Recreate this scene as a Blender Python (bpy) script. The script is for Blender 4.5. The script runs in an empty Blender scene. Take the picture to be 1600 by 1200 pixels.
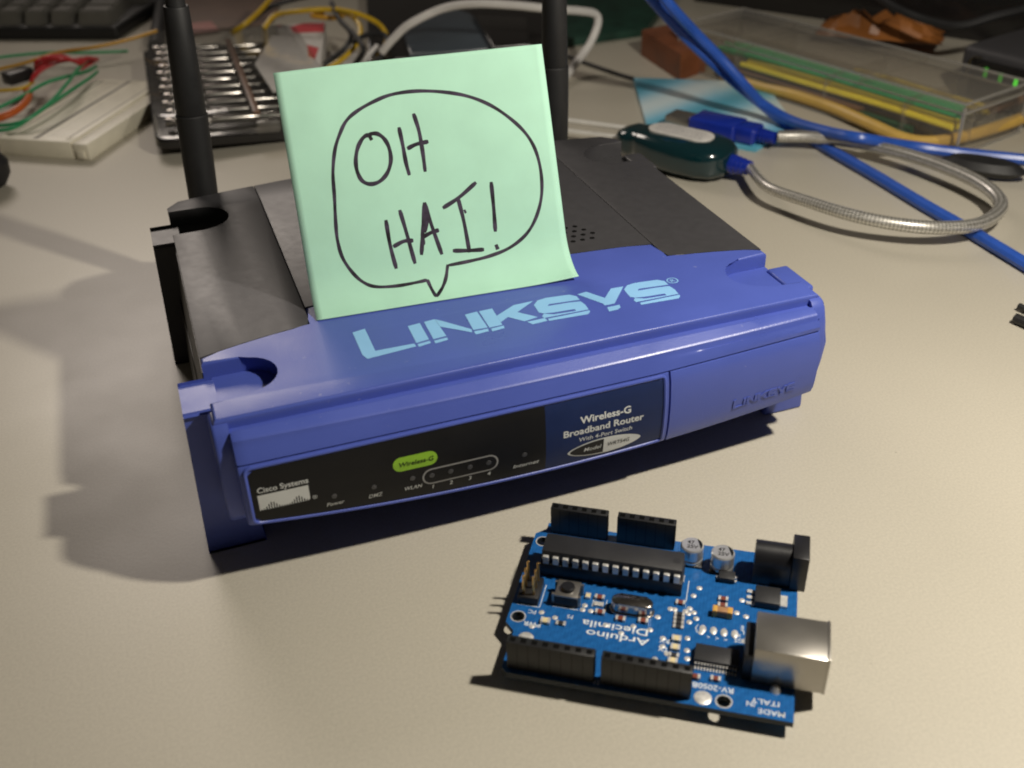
import bpy, bmesh, math, random
from mathutils import Vector, Matrix
random.seed(7)
MM = 0.001
D = bpy.data
SC = bpy.context.scene
COL = SC.collection

# ------------------------------------------------------------------ camera, world, lamps, exposure
F_PX, CAM_POS, YAW, PITCH, ROLL = 1648.88, Vector((-85.24, -222.37, 193.53)), 0.33234, 0.57917, -0.028102
def cam_basis():
    cy, sy, cp, sp = math.cos(YAW), math.sin(YAW), math.cos(PITCH), math.sin(PITCH)
    fwd = Vector((sy*cp, cy*cp, -sp)); right = Vector((cy, -sy, 0)); up = right.cross(fwd)
    cr, sr = math.cos(ROLL), math.sin(ROLL)
    return cr*right + sr*up, -sr*right + cr*up, fwd
RT, UP, FW = cam_basis()
def at(px, py, z=0.0):
    """point (mm) at height z seen at photograph pixel px, py (1600 x 1200) - the surveyed place of a thing"""
    d = FW*F_PX + (px-800)*RT - (py-600)*UP
    return CAM_POS + d*((z-CAM_POS.z)/d.z)
cd = D.cameras.new('camera'); cam = D.objects.new('camera', cd); COL.objects.link(cam)
cd.sensor_width = 36; cd.lens = F_PX/1600*36; cd.clip_start = 0.01; cd.clip_end = 20
m = Matrix((RT, UP, -FW)).transposed().to_4x4(); m.translation = CAM_POS*MM
cam.matrix_world = m
cd.dof.use_dof = True; cd.dof.focus_distance = 0.315; cd.dof.aperture_fstop = 15
SC.camera = cam

w = D.worlds.new('World'); SC.world = w; w.use_nodes = True
bg = w.node_tree.nodes['Background']; bg.inputs[0].default_value = (1.0, 0.86, 0.70, 1); bg.inputs[1].default_value = 0.03

def lamp(name, kind, loc, target, energy, color, size, **kw):
    l = D.lights.new(name, kind); o = D.objects.new(name, l); COL.objects.link(o)
    o.location = Vector(loc)*MM
    o.rotation_euler = (Vector(target)-Vector(loc)).to_track_quat('-Z', 'Y').to_euler()
    l.energy = energy; l.color = color
    if kind == 'AREA':
        l.shape = 'RECTANGLE'; l.size = size[0]*MM; l.size_y = size[1]*MM
    else:
        l.shadow_soft_size = size*MM
    for k, v in kw.items(): setattr(l, k, v)
    return o
# the desk lamp to the front right, and the screen that stands behind the keyboard
lamp('desk_lamp', 'SPOT', (152, -116, 288), (20, 0, 0), 5.1, (1.0, 0.925, 0.80), 9, spot_size=math.radians(168), spot_blend=0.4)
lamp('back_light', 'AREA', (-140, 900, 540), (-70, 60, 20), 0.46, (1.0, 0.88, 0.78), (300, 260), spread=math.radians(80))
SC.view_settings.view_transform = 'Standard'; SC.view_settings.look = 'None'
SC.view_settings.exposure = 0.0; SC.view_settings.gamma = 1.0; SC.view_settings.use_curve_mapping = False
SC.cycles.filter_width = 1.9; SC.cycles.max_bounces = 10; SC.cycles.transparent_max_bounces = 24; SC.cycles.caustics_reflective = False; SC.cycles.caustics_refractive = False

# ------------------------------------------------------------------ materials
def pm(name, rgb, rough=0.5, metal=0.0, var=0.08, vscale=120, bump=0.0, bscale=1500, spec=0.5, rvar=0.1, coat=0.0, trans=0.0, emit=None, estr=0.0):
    mt = D.materials.new(name); mt.use_nodes = True; nt = mt.node_tree; b = nt.nodes['Principled BSDF']
    tc = nt.nodes.new('ShaderNodeTexCoord')
    b.inputs['Metallic'].default_value = metal
    b.inputs['Specular IOR Level'].default_value = spec
    b.inputs['Coat Weight'].default_value = coat
    b.inputs['Transmission Weight'].default_value = trans
    n = nt.nodes.new('ShaderNodeTexNoise'); n.inputs['Scale'].default_value = vscale; n.inputs['Detail'].default_value = 5
    nt.links.new(tc.outputs['Object'], n.inputs['Vector'])
    r = nt.nodes.new('ShaderNodeValToRGB')
    r.color_ramp.elements[0].position = .3; r.color_ramp.elements[1].position = .7
    r.color_ramp.elements[0].color = [c*(1-var) for c in rgb]+[1]
    r.color_ramp.elements[1].color = [min(1, c*(1+var)) for c in rgb]+[1]
    nt.links.new(n.outputs['Fac'], r.inputs['Fac']); nt.links.new(r.outputs['Color'], b.inputs['Base Color'])
    mr = nt.nodes.new('ShaderNodeMapRange'); mr.inputs['From Min'].default_value = .3; mr.inputs['From Max'].default_value = .7
    mr.inputs['To Min'].default_value = max(0.02, rough-rvar*rough); mr.inputs['To Max'].default_value = min(1, rough+rvar*rough)
    nt.links.new(n.outputs['Fac'], mr.inputs['Value']); nt.links.new(mr.outputs['Result'], b.inputs['Roughness'])
    if bump:
        n2 = nt.nodes.new('ShaderNodeTexNoise'); n2.inputs['Scale'].default_value = bscale; n2.inputs['Detail'].default_value = 3
        nt.links.new(tc.outputs['Object'], n2.inputs['Vector'])
        bp = nt.nodes.new('ShaderNodeBump'); bp.inputs['Strength'].default_value = bump; bp.inputs['Distance'].default_value = 0.0002
        nt.links.new(n2.outputs['Fac'], bp.inputs['Height']); nt.links.new(bp.outputs['Normal'], b.inputs['Normal'])
    if emit:
        b.inputs['Emission Color'].default_value = (*emit, 1); b.inputs['Emission Strength'].default_value = estr
    return mt

def clear_plastic(name, tint=(.95, .95, .95), refl=0.09, rough=0.12, haze=0.05):
    mt = D.materials.new(name); mt.use_nodes = True; nt = mt.node_tree; nt.nodes.clear()
    out = nt.nodes.new('ShaderNodeOutputMaterial'); tr = nt.nodes.new('ShaderNodeBsdfTransparent'); tr.inputs[0].default_value = (*tint, 1)
    gl = nt.nodes.new('ShaderNodeBsdfGlossy'); gl.inputs['Roughness'].default_value = rough
    df = nt.nodes.new('ShaderNodeBsdfDiffuse'); df.inputs[0].default_value = (.6, .58, .55, 1)
    fr = nt.nodes.new('ShaderNodeFresnel'); fr.inputs[0].default_value = 1.46
    ad = nt.nodes.new('ShaderNodeMath'); ad.operation = 'ADD'; ad.inputs[1].default_value = refl
    n = nt.nodes.new('ShaderNodeTexNoise'); n.inputs['Scale'].default_value = 60
    bp = nt.nodes.new('ShaderNodeBump'); bp.inputs['Strength'].default_value = .25; bp.inputs['Distance'].default_value = .002
    tc = nt.nodes.new('ShaderNodeTexCoord'); nt.links.new(tc.outputs['Object'], n.inputs['Vector'])
    nt.links.new(n.outputs['Fac'], bp.inputs['Height']); nt.links.new(bp.outputs['Normal'], gl.inputs['Normal'])
    m1 = nt.nodes.new('ShaderNodeMixShader'); m1.inputs[0].default_value = haze
    m2 = nt.nodes.new('ShaderNodeMixShader')
    ge = nt.nodes.new('ShaderNodeNewGeometry'); sb = nt.nodes.new('ShaderNodeMath'); sb.operation = 'SUBTRACT'; sb.inputs[0].default_value = 1
    ml = nt.nodes.new('ShaderNodeMath'); ml.operation = 'MULTIPLY'
    nt.links.new(ge.outputs['Backfacing'], sb.inputs[1]); nt.links.new(sb.outputs[0], ml.inputs[0]); nt.links.new(ad.outputs[0], ml.inputs[1])
    nt.links.new(fr.outputs[0], ad.inputs[0]); nt.links.new(ml.outputs[0], m2.inputs[0])
    nt.links.new(tr.outputs[0], m1.inputs[1]); nt.links.new(df.outputs[0], m1.inputs[2])
    nt.links.new(m1.outputs[0], m2.inputs[1]); nt.links.new(gl.outputs[0], m2.inputs[2]); nt.links.new(m2.outputs[0], out.inputs[0])
    return mt

M = {}
M['blue'] = pm('blue_plastic', (.070, .105, .42), .34, bump=.18, bscale=2600, var=.05, vscale=45, rvar=.2, spec=.45)
M['gray'] = pm('dark_grey_plastic', (.047, .046, .050), .43, bump=.10, bscale=2600, var=.05, vscale=350, spec=.5, rvar=.05)
M['black'] = pm('black_plastic', (.012, .012, .014), .38, bump=.1)
M['rubber'] = pm('black_rubber', (.014, .014, .015), .55, bump=.15)
M['label'] = pm('label_black', (.008, .008, .009), .45, var=.1, spec=.25)
M['navy'] = pm('label_navy', (.010, .022, .085), .45, var=.1, spec=.25)
M['white_ink'] = pm('white_ink', (.62, .64, .64), .5, var=.05)
M['grey_ink'] = pm('grey_ink', (.28, .28, .28), .5, var=.05)
M['green_ink'] = pm('green_ink', (.25, .48, .03), .5, var=.05)
M['logo'] = pm('pale_blue_ink', (.26, .52, .84), .45, var=.03)
M['led_off'] = pm('unlit_indicator', (.06, .06, .065), .3)
M['paper'] = pm('green_note_paper', (.42, .71, .555),   .75, var=.04, vscale=90, bump=.15, bscale=4000, spec=.2)
M['ink'] = pm('marker_ink', (.036, .026, .046), .6, var=.8, vscale=260, spec=.2)
M['pcb'] = pm('blue_circuit_board', (.014, .115, .355), .24, var=.12, vscale=900, spec=.5)
M['silk'] = pm('white_silkscreen', (.70, .74, .76), .5)
M['pin_black'] = pm('header_black', (.013, .013, .014), .45, bump=.1)
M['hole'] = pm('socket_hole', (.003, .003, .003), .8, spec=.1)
M['chip'] = pm('chip_epoxy', (.022, .022, .024), .5, bump=.4, bscale=4500)
M['tin'] = pm('tinned_metal', (.80, .79, .76), .38, metal=.55, var=.15, vscale=500)
M['steel'] = pm('steel_shell', (.40, .378, .345), .30, metal=.85, var=.04, vscale=90, rvar=.1)
M['chrome'] = pm('chromed_metal', (.50, .47, .44), .22, metal=1, var=.1, vscale=200)
M['bright'] = pm('bright_steel', (.85, .83, .78), .3, metal=.25)
M['pcb_edge'] = pm('board_edge', (.016, .022, .030), .6)
M['gold'] = pm('gold_pin', (.75, .48, .18), .3, metal=1)
M['solder'] = pm('solder_pad', (.72, .70, .67), .4, metal=.45, var=.2, vscale=900)
M['alu'] = pm('aluminium_can', (.80, .80, .80), .33, metal=.8, var=.05)
M['tan'] = pm('tan_ceramic', (.36, .19, .09), .4, var=.15)
M['tanbright'] = pm('tantalum_yellow', (.60, .33, .07), .4)
M['ledcream'] = pm('cream_led', (.75, .62, .36), .35)
M['redbrown'] = pm('resistor_brown', (.20, .05, .03), .4)
M['ivory'] = pm('ivory_plastic', (.80, .755, .62), .45, bump=.1, var=.05)
M['ivory_dark'] = pm('breadboard_holes', (.26, .24, .20), .6)
M['wire_green'] = pm('green_insulation', (.025, .30, .12), .38)
M['kit_green'] = pm('bright_green_insulation', (.04, .52, .20), .4)
M['kit_yellow'] = pm('bright_yellow_insulation', (.85, .70, .04), .4)
M['wire_dgreen'] = pm('dark_green_insulation', (.012, .09, .04), .4)
M['wire_red'] = pm('red_insulation', (.48, .025, .03), .38)
M['wire_orange'] = pm('orange_insulation', (.55, .11, .015), .38)
M['wire_yellow'] = pm('yellow_insulation', (.62, .40, .015), .38)
M['wire_amber'] = pm('amber_insulation', (.55, .29, .02), .38)
M['wire_white'] = pm('white_insulation', (.68, .66, .64), .4)
M['wire_brown'] = pm('brown_insulation', (.16, .075, .035), .45)
M['cable_blue'] = pm('blue_network_cable', (.025, .095, .46), .34)
M['cable_yellow'] = pm('yellow_network_cable', (.56, .36, .085), .4)
M['key'] = pm('grey_key', (.13, .125, .11), .55, bump=.2)
M['kb'] = pm('keyboard_black', (.012, .012, .012), .5)
M['card'] = pm('white_card', (.62, .60, .57), .6, var=.1, vscale=300)
M['case_black'] = pm('case_black', (.014, .013, .013), .2, coat=.3)
M['clear'] = clear_plastic('clear_lid', (.99, .99, .985), refl=.0, haze=.015, rough=.1)
M['kit_clear'] = clear_plastic('scuffed_clear_plastic', (.935, .92, .885), refl=.02, rough=.26, haze=.095)
M['kit_edge'] = clear_plastic('clear_plastic_edge', (.8, .79, .76), refl=.08, rough=.2, haze=.35)
M['teal'] = pm('dark_teal_translucent', (.003, .024, .030), .16, coat=.5, spec=.7)
M['blue_trans'] = pm('blue_moulded_plug', (.010, .030, .33), .2, coat=.4)
M['redprint'] = pm('red_print', (.52, .02, .03), .5)
M['rust'] = pm('orange_brown_wood', (.20, .065, .025), .5, var=.25, vscale=60)
M['orange_foil'] = pm('orange_wrapper', (.26, .095, .022), .35, var=.5, vscale=25)
M['steelblue'] = pm('grey_blue_gloss', (.075, .095, .115), .2, var=.3, vscale=12)
M['dkgreen'] = pm('dark_green_board', (.010, .045, .030), .45, var=.3, vscale=80)
M['mauve'] = pm('mauve_brown_sheet', (.16, .105, .080), .6, var=.15, vscale=40)
M['pink'] = pm('pink_slip', (.45, .22, .20), .6)
M['led_green'] = pm('lit_green_led', (.05, .5, .02), .4, emit=(.10, 1.0, .04), estr=.9)
M['led_dim'] = pm('dim_green_led', (.05, .3, .02), .4, emit=(.10, 1.0, .04), estr=.16)

def dust(mt, col, scale=900, thr=.80, amt=.35):
    nt = mt.node_tree; b = nt.nodes['Principled BSDF']; tc = nt.nodes.new('ShaderNodeTexCoord'); old = b.inputs['Base Color'].links[0].from_socket
    n = nt.nodes.new('ShaderNodeTexNoise'); n.inputs['Scale'].default_value = scale; n.inputs['Detail'].default_value = 2; nt.links.new(tc.outputs['Object'], n.inputs['Vector'])
    g = nt.nodes.new('ShaderNodeTexNoise'); g.inputs['Scale'].default_value = 28; nt.links.new(tc.outputs['Object'], g.inputs['Vector'])
    ml = nt.nodes.new('ShaderNodeMath'); ml.operation = 'MULTIPLY_ADD'; ml.inputs[1].default_value = .45; nt.links.new(g.outputs['Fac'], ml.inputs[0]); nt.links.new(n.outputs['Fac'], ml.inputs[2])
    r = nt.nodes.new('ShaderNodeMapRange'); r.inputs['From Min'].default_value = thr+.10; r.inputs['From Max'].default_value = thr+.17; r.inputs['To Max'].default_value = amt; nt.links.new(ml.outputs[0], r.inputs['Value'])
    mx = nt.nodes.new('ShaderNodeMix'); mx.data_type = 'RGBA'; mx.inputs[7].default_value = (*col, 1)
    nt.links.new(r.outputs[0], mx.inputs[0]); nt.links.new(old, mx.inputs[6]); nt.links.new(mx.outputs[2], b.inputs['Base Color'])
dust(M['blue'], (.40, .41, .52), scale=500, thr=.885, amt=.3)
def traces(mt):
    nt = mt.node_tree; b = nt.nodes['Principled BSDF']; tc = nt.nodes.new('ShaderNodeTexCoord')
    old = b.inputs['Base Color'].links[0].from_socket
    for rot, sc, dist in ((0, 760, 0.0), (0.785, 260, 3.0)):
        wv = nt.nodes.new('ShaderNodeTexWave'); wv.inputs['Scale'].default_value = sc/2; wv.inputs['Distortion'].default_value = dist; wv.inputs['Detail'].default_value = 1
        mp = nt.nodes.new('ShaderNodeMapping'); mp.inputs['Rotation'].default_value = (0, 0, rot)
        nt.links.new(tc.outputs['Object'], mp.inputs[0]); nt.links.new(mp.outputs[0], wv.inputs['Vector'])
        r = nt.nodes.new('ShaderNodeValToRGB'); r.color_ramp.elements[0].position = .42; r.color_ramp.elements[1].position = .58
        r.color_ramp.elements[0].color = (.80, .82, .85, 1); r.color_ramp.elements[1].color = (1.08, 1.06, 1.04, 1)
        nt.links.new(wv.outputs['Fac'], r.inputs[0])
        mx = nt.nodes.new('ShaderNodeMix'); mx.data_type = 'RGBA'; mx.blend_type = 'MULTIPLY'; mx.inputs[0].default_value = .4
        nt.links.new(old, mx.inputs[6]); nt.links.new(r.outputs[0], mx.inputs[7]); old = mx.outputs[2]
    nt.links.new(old, b.inputs['Base Color'])
traces(M['pcb'])
def table_mat():
    mt = pm('beige_laminate', (.51, .475, .395), .40, var=.02, vscale=9, bump=.075, bscale=900, spec=.5, rvar=.2)
    nt = mt.node_tree; b = nt.nodes['Principled BSDF']
    tc = nt.nodes.new('ShaderNodeTexCoord')
    n = nt.nodes.new('ShaderNodeTexNoise'); n.inputs['Scale'].default_value = 1300; n.inputs['Detail'].default_value = 2
    n.inputs['Roughness'].default_value = .7
    nt.links.new(tc.outputs['Object'], n.inputs['Vector'])
    r = nt.nodes.new('ShaderNodeValToRGB'); r.color_ramp.elements[0].position = .35; r.color_ramp.elements[1].position = .65
    r.color_ramp.elements[0].color = (.93, .93, .93, 1); r.color_ramp.elements[1].color = (1.05, 1.05, 1.05, 1)
    nt.links.new(n.outputs['Fac'], r.inputs['Fac'])
    # rare specks of dirt
    n3 = nt.nodes.new('ShaderNodeTexVoronoi'); n3.inputs['Scale'].default_value = 34
    nt.links.new(tc.outputs['Object'], n3.inputs['Vector'])
    r3 = nt.nodes.new('ShaderNodeValToRGB'); r3.color_ramp.elements[0].position = .010; r3.color_ramp.elements[1].position = .017
    r3.color_ramp.elements[0].color = (.45, .42, .38, 1); r3.color_ramp.elements[1].color = (1, 1, 1, 1)
    nt.links.new(n3.outputs['Distance'], r3.inputs['Fac'])
    old = b.inputs['Base Color'].links[0].from_socket
    for src in (r.outputs['Color'], r3.outputs['Color']):
        mx = nt.nodes.new('ShaderNodeMix'); mx.data_type = 'RGBA'; mx.blend_type = 'MULTIPLY'; mx.inputs[0].default_value = 1
        nt.links.new(old, mx.inputs[6]); nt.links.new(src, mx.inputs[7]); old = mx.outputs[2]
    nt.links.new(old, b.inputs['Base Color'])
    return mt
M['table'] = table_mat()

def braid_mat():
    mt = pm('braided_shield', (.50, .48, .44), .34, metal=.6, coat=.7)
    nt = mt.node_tree; b = nt.nodes['Principled BSDF']
    uv = nt.nodes.new('ShaderNodeUVMap')
    bt = nt.nodes.new('ShaderNodeTexChecker'); bt.inputs['Scale'].default_value = 1
    mp = nt.nodes.new('ShaderNodeMapping'); mp.inputs['Rotation'].default_value = (0, 0, math.radians(45)); mp.inputs['Scale'].default_value = (13, 13, 1)
    nt.links.new(uv.outputs[0], mp.inputs['Vector']); nt.links.new(mp.outputs[0], bt.inputs['Vector'])
    n = nt.nodes.new('ShaderNodeTexNoise'); n.inputs['Scale'].default_value = 1100
    tc = nt.nodes.new('ShaderNodeTexCoord'); nt.links.new(tc.outputs['Object'], n.inputs['Vector'])
    bt.inputs[1].default_value = (.66, .64, .60, 1); bt.inputs[2].default_value = (.30, .29, .26, 1)
    mx = nt.nodes.new('ShaderNodeMix'); mx.data_type = 'RGBA'; mx.blend_type = 'OVERLAY'; mx.inputs[0].default_value = .9
    nt.links.new(bt.outputs[0], mx.inputs[6]); nt.links.new(n.outputs['Fac'], mx.inputs[7]); nt.links.new(mx.outputs[2], b.inputs['Base Color'])
    bp = nt.nodes.new('ShaderNodeBump'); bp.inputs['Strength'].default_value = .3; bp.inputs['Distance'].default_value = .0003
    nt.links.new(bt.outputs[1], bp.inputs['Height']); nt.links.new(bp.outputs['Normal'], b.inputs['Normal'])
    return mt
M['braid'] = braid_mat()

def wave_paper():
    mt = pm('pale_blue_print', (.4, .6, .7), .35)
    nt = mt.node_tree; b = nt.nodes['Principled BSDF']
    tc = nt.nodes.new('ShaderNodeTexCoord'); wv = nt.nodes.new('ShaderNodeTexWave')
    wv.inputs['Scale'].default_value = 6; wv.inputs['Distortion'].default_value = 5; wv.inputs['Detail'].default_value = 1; wv.inputs['Detail Scale'].default_value = .6
    mp = nt.nodes.new('ShaderNodeMapping'); mp.inputs['Rotation'].default_value = (0, 0, 1.0)
    nt.links.new(tc.outputs['Object'], mp.inputs[0]); nt.links.new(mp.outputs[0], wv.inputs['Vector'])
    r = nt.nodes.new('ShaderNodeValToRGB'); e = r.color_ramp.elements
    e[0].position = 0; e[0].color = (.10, .40, .56, 1); e[1].position = 1; e[1].color = (.68, .82, .86, 1)
    x = e.new(.35); x.color = (.26, .58, .76, 1)
    nt.links.new(wv.outputs['Fac'], r.inputs[0]); nt.links.new(r.outputs[0], b.inputs['Base Color'])
    return mt
M['wave'] = wave_paper()

# ------------------------------------------------------------------ mesh helpers (all in mm)
ORIGIN = {}
def tag(o, label=None, cat=None, group=None, kind=None):
    if label: o['label'] = label
    if cat: o['category'] = cat
    if group: o['group'] = group
    if kind: o['kind'] = kind
    return o
def thing(name, label, cat, loc=(0, 0, 0), rz=0.0, group=None):
    o = D.objects.new(name, None); COL.objects.link(o); o.empty_display_size = .01
    o.location = Vector(loc)*MM; o.rotation_euler = (0, 0, rz)
    ORIGIN[o.name] = (Vector(loc), rz)
    return tag(o, label, cat, group)
def root_of(o):
    while o.parent: o = o.parent
    return o
def build(name, bm, mat, parent=None, local=False, angle=35, mats=None):
    """link a bmesh (mm) as one mesh object; world coordinates unless local to the parent's root"""
    if parent is not None and not local:
        loc, rz = ORIGIN.get(root_of(parent).name, (Vector((0, 0, 0)), 0))
        mt = Matrix.Rotation(-rz, 4, 'Z') @ Matrix.Translation(-loc)
        bmesh.ops.transform(bm, matrix=mt, verts=bm.verts)
    base = Vector((0, 0, 0))
    if parent is None:
        xs = [v.co for v in bm.verts]
        base = Vector(((min(v.x for v in xs)+max(v.x for v in xs))/2, (min(v.y for v in xs)+max(v.y for v in xs))/2, min(v.z for v in xs)))
    for v in bm.verts: v.co = (v.co-base)*MM
    bmesh.ops.recalc_face_normals(bm, faces=bm.faces)
    for f in bm.faces: f.smooth = True
    me = D.meshes.new(name); bm.to_mesh(me); bm.free()
    me.set_sharp_from_angle(angle=math.radians(angle))
    if mat is not None: me.materials.append(mat)
    for x in (mats or []): me.materials.append(x)
    o = D.objects.new(name, me); COL.objects.link(o)
    if parent is not None: o.parent = parent
    else: o.location = base*MM
    return o
def prism(bm, pts, z0, z1, bev=0.0, seg=2, bevel_bottom=False, bottom=True, mi=0):
    b2 = bmesh.new()
    a = sum(pts[i][0]*pts[(i+1) % len(pts)][1]-pts[(i+1) % len(pts)][0]*pts[i][1] for i in range(len(pts)))
    if a < 0: pts = pts[::-1]
    lo = [b2.verts.new((p[0], p[1], z0)) for p in pts]; hi = [b2.verts.new((p[0], p[1], z1)) for p in pts]
    n = len(pts)
    for i in range(n): b2.faces.new((lo[i], lo[(i+1) % n], hi[(i+1) % n], hi[i]))
    top = b2.faces.new(hi)
    bot = b2.faces.new(lo[::-1]) if bottom else None
    if bev:
        es = set(top.edges)
        if bevel_bottom and bot: es |= set(bot.edges)
        bmesh.ops.bevel(b2, geom=list(es), offset=bev, segments=seg, profile=.5, affect='EDGES', clamp_overlap=True)
    for f in b2.faces: f.material_index = mi
    merge(bm, b2)
def merge(bm, b2, mt=None):
    if mt is not None: bmesh.ops.transform(b2, matrix=mt, verts=b2.verts)
    me = D.meshes.new('tmp'); b2.to_mesh(me); b2.free(); bm.from_mesh(me); D.meshes.remove(me)
def box(bm, c, s, bev=0.0, seg=2, rz=0.0, mt=None, mi=0):
    b2 = bmesh.new(); bmesh.ops.create_cube(b2, size=1)
    for v in b2.verts: v.co = Vector((v.co.x*s[0], v.co.y*s[1], v.co.z*s[2]))
    if bev: bmesh.ops.bevel(b2, geom=list(b2.edges), offset=bev, segments=seg, profile=.5, affect='EDGES', clamp_overlap=True)
    for f in b2.faces: f.material_index = mi
    t = Matrix.Translation(Vector(c)) @ Matrix.Rotation(rz, 4, 'Z')
    if mt is not None: t = mt @ t
    merge(bm, b2, t)
def bx(x0, x1, y0, y1, z0, z1, bev=0, seg=2):
    bm = bmesh.new(); box(bm, ((x0+x1)/2, (y0+y1)/2, (z0+z1)/2), (abs(x1-x0), abs(y1-y0), abs(z1-z0)), bev, seg); return bm
def lathe(bm, prof, seg=24, mt=None, close=True):
    """prof = [(r, z)] round the z axis"""
    b2 = bmesh.new(); rings = []
    for r, z in prof:
        if r < 1e-6: rings.append([b2.verts.new((0, 0, z))])
        else: rings.append([b2.verts.new((r*math.cos(2*math.pi*k/seg), r*math.sin(2*math.pi*k/seg), z)) for k in range(seg)])
    for a, b in zip(rings, rings[1:]):
        for k in range(seg):
            q = [a[k % len(a)], a[(k+1) % len(a)], b[(k+1) % len(b)], b[k % len(b)]]
            q = list(dict.fromkeys(q))
            if len(q) > 2: b2.faces.new(q)
    if close:
        for r in (rings[0], rings[-1]):
            if len(r) > 2: b2.faces.new(r)
    merge(bm, b2, mt)
def frame_to(a, b):
    a = Vector(a); b = Vector(b); z = (b-a).normalized()
    return Matrix.Translation(a) @ z.to_track_quat('Z', 'Y').to_matrix().to_4x4(), (b-a).length
def rod(bm, a, b, r0, r1=None, seg=14, bev=0):
    mt, L = frame_to(a, b); r1 = r0 if r1 is None else r1
    prof = [(r0, 0), (r1, L)]
    if bev: prof = [(r0-bev, 0), (r0, bev), (r1, L-bev), (r1-bev, L)]
    lathe(bm, prof, seg, mt)
def spline(pts, n=10):
    P = [Vector(p) for p in pts]; P = [2*P[0]-P[1]]+P+[2*P[-1]-P[-2]]; out = []
    for i in range(1, len(P)-2):
        for k in range(n):
            t = k/n; a, b, c, d = P[i-1:i+3]
            out.append(.5*((2*b)+(c-a)*t+(2*a-5*b+4*c-d)*t*t+(3*b-a-3*c+d)*t**3))
    out.append(P[-2]); return out
def tube(bm, pts, r, seg=10, n=10, smooth=True):
    P = spline(pts, n) if smooth else [Vector(p) for p in pts]
    uvl = bm.loops.layers.uv.verify()
    rings = []; nrm = None; L = [0]
    for i in range(1, len(P)): L.append(L[-1]+(P[i]-P[i-1]).length)
    for i, q in enumerate(P):
        t = (P[min(i+1, len(P)-1)]-P[max(i-1, 0)]).normalized()
        if nrm is None: nrm = t.orthogonal().normalized()
        nrm = (nrm-t*nrm.dot(t)).normalized(); bn = t.cross(nrm)
        rr = r(i/(len(P)-1)) if callable(r) else r
        rings.append([bm.verts.new(q+rr*(math.cos(2*math.pi*k/seg)*nrm+math.sin(2*math.pi*k/seg)*bn)) for k in range(seg)])
    per = 2*math.pi*(r(0) if callable(r) else r)
    for i in range(len(rings)-1):
        for k in range(seg):
            f = bm.faces.new((rings[i][k], rings[i][(k+1) % seg], rings[i+1][(k+1) % seg], rings[i+1][k]))
            for lp, (u, v) in zip(f.loops, ((L[i]/per, k/seg), (L[i]/per, (k+1)/seg), (L[i+1]/per, (k+1)/seg), (L[i+1]/per, k/seg))):
                lp[uvl].uv = (u, v)
    bm.faces.new(rings[0]); bm.faces.new(rings[-1])
def cable(name, pts, r, mat, label=None, cat='cable', group=None, parent=None, seg=10, **k):
    bm = bmesh.new(); tube(bm, pts, r, seg, **k); o = build(name, bm, mat, parent)
    return tag(o, label, cat, group) if label else o
def px(*pts): return [at(*p) for p in pts]
def poly_sheet(bm, polys, fn):
    for p in polys:
        vs = [bm.verts.new(fn(*q)) for q in p]
        try: bm.faces.new(vs)
        except ValueError: pass
def text_geo(s, size, shear=0.0, bold=0.0, align='LEFT', sp=1.0):
    cu = D.curves.new('t', 'FONT'); cu.body = s; cu.size = size; cu.shear = shear; cu.offset = bold; cu.align_x = align; cu.space_character = sp
    cu.resolution_u = 3
    o = D.objects.new('t', cu); COL.objects.link(o)
    me = o.evaluated_get(bpy.context.evaluated_depsgraph_get()).to_mesh()
    vs = [(v.co.x, v.co.y) for v in me.vertices]; fs = [tuple(p.vertices) for p in me.polygons]
    o.to_mesh_clear(); D.objects.remove(o); D.curves.remove(cu)
    return vs, fs
def text(bm, s, size, fn, x=0, y=0, shear=0.0, bold=0.0, align='LEFT', width=None, sp=1.0):
    """lettering laid on a surface: fn(u, v) -> point; bold in mm"""
    vs, fs = text_geo(s, size, shear, bold, align, sp)
    if not vs: return
    k = 1.0
    if width:
        w_ = max(v[0] for v in vs)-min(v[0] for v in vs); k = width/w_
    V = [bm.verts.new(fn(x+a*k, y+b)) for a, b in vs]
    for f in fs:
        try: bm.faces.new([V[i] for i in f])
        except ValueError: pass
def lerp(pts, t):
    for (a, va), (b, vb) in zip(pts, pts[1:]):
        if t <= b: return va+(vb-va)*(t-a)/(b-a)
    return pts[-1][1]

# ------------------------------------------------------------------ the table
bm = bmesh.new()
vs = [bm.verts.new(v) for v in ((-900, -500, 0), (1100, -500, 0), (1100, 1300, 0), (-900, 1300, 0))]; bm.faces.new(vs)
tag(build('table', bm, M['table']), kind='structure')

# ------------------------------------------------------------------ the router
R = thing('wireless_router', 'blue and dark grey wireless router with a green paper note standing on its top', 'router', (0, 70, 0))
H = 47.6
def arc(x0, x1, f, n=10): return [(x0+(x1-x0)*i/n, f(x0+(x1-x0)*i/n)) for i in range(n+1)]
def notch(sx, cy, r, xi, xo):
    """U shaped recess open to the side sx; points from the lower y to the higher y"""
    pts = [(sx*xo, cy-r)]
    for i in range(13):
        a = -math.pi/2+math.pi*i/12
        pts.append((sx*(xi-r*math.cos(a)*1.0), cy+r*math.sin(a)))
    pts.append((sx*xo, cy+r)); return pts
yb_side = lambda x: 31.5+6.3*(1-((abs(x)-55)/30)**1.5) if abs(x) > 55 else 38
yb_mid = lambda x: 52-4*(x/56)**2
XB = 85.3
def blue_outline(notches):
    o = [(-XB, 0), (XB, 0)]
    if notches: o += notch(1, 18.6, 9.7, 75.5, XB)
    o += arc(XB, 56, yb_side, 6)+arc(56, -54, yb_mid, 12)+arc(-54, -XB, yb_side, 6)
    if notches: o += notch(-1, 18.6, 9.7, 75.5, XB)[::-1]
    return o
bm = bmesh.new()
prism(bm, blue_outline(True), 42.9, H, bev=.9, seg=4, bottom=False)
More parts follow.
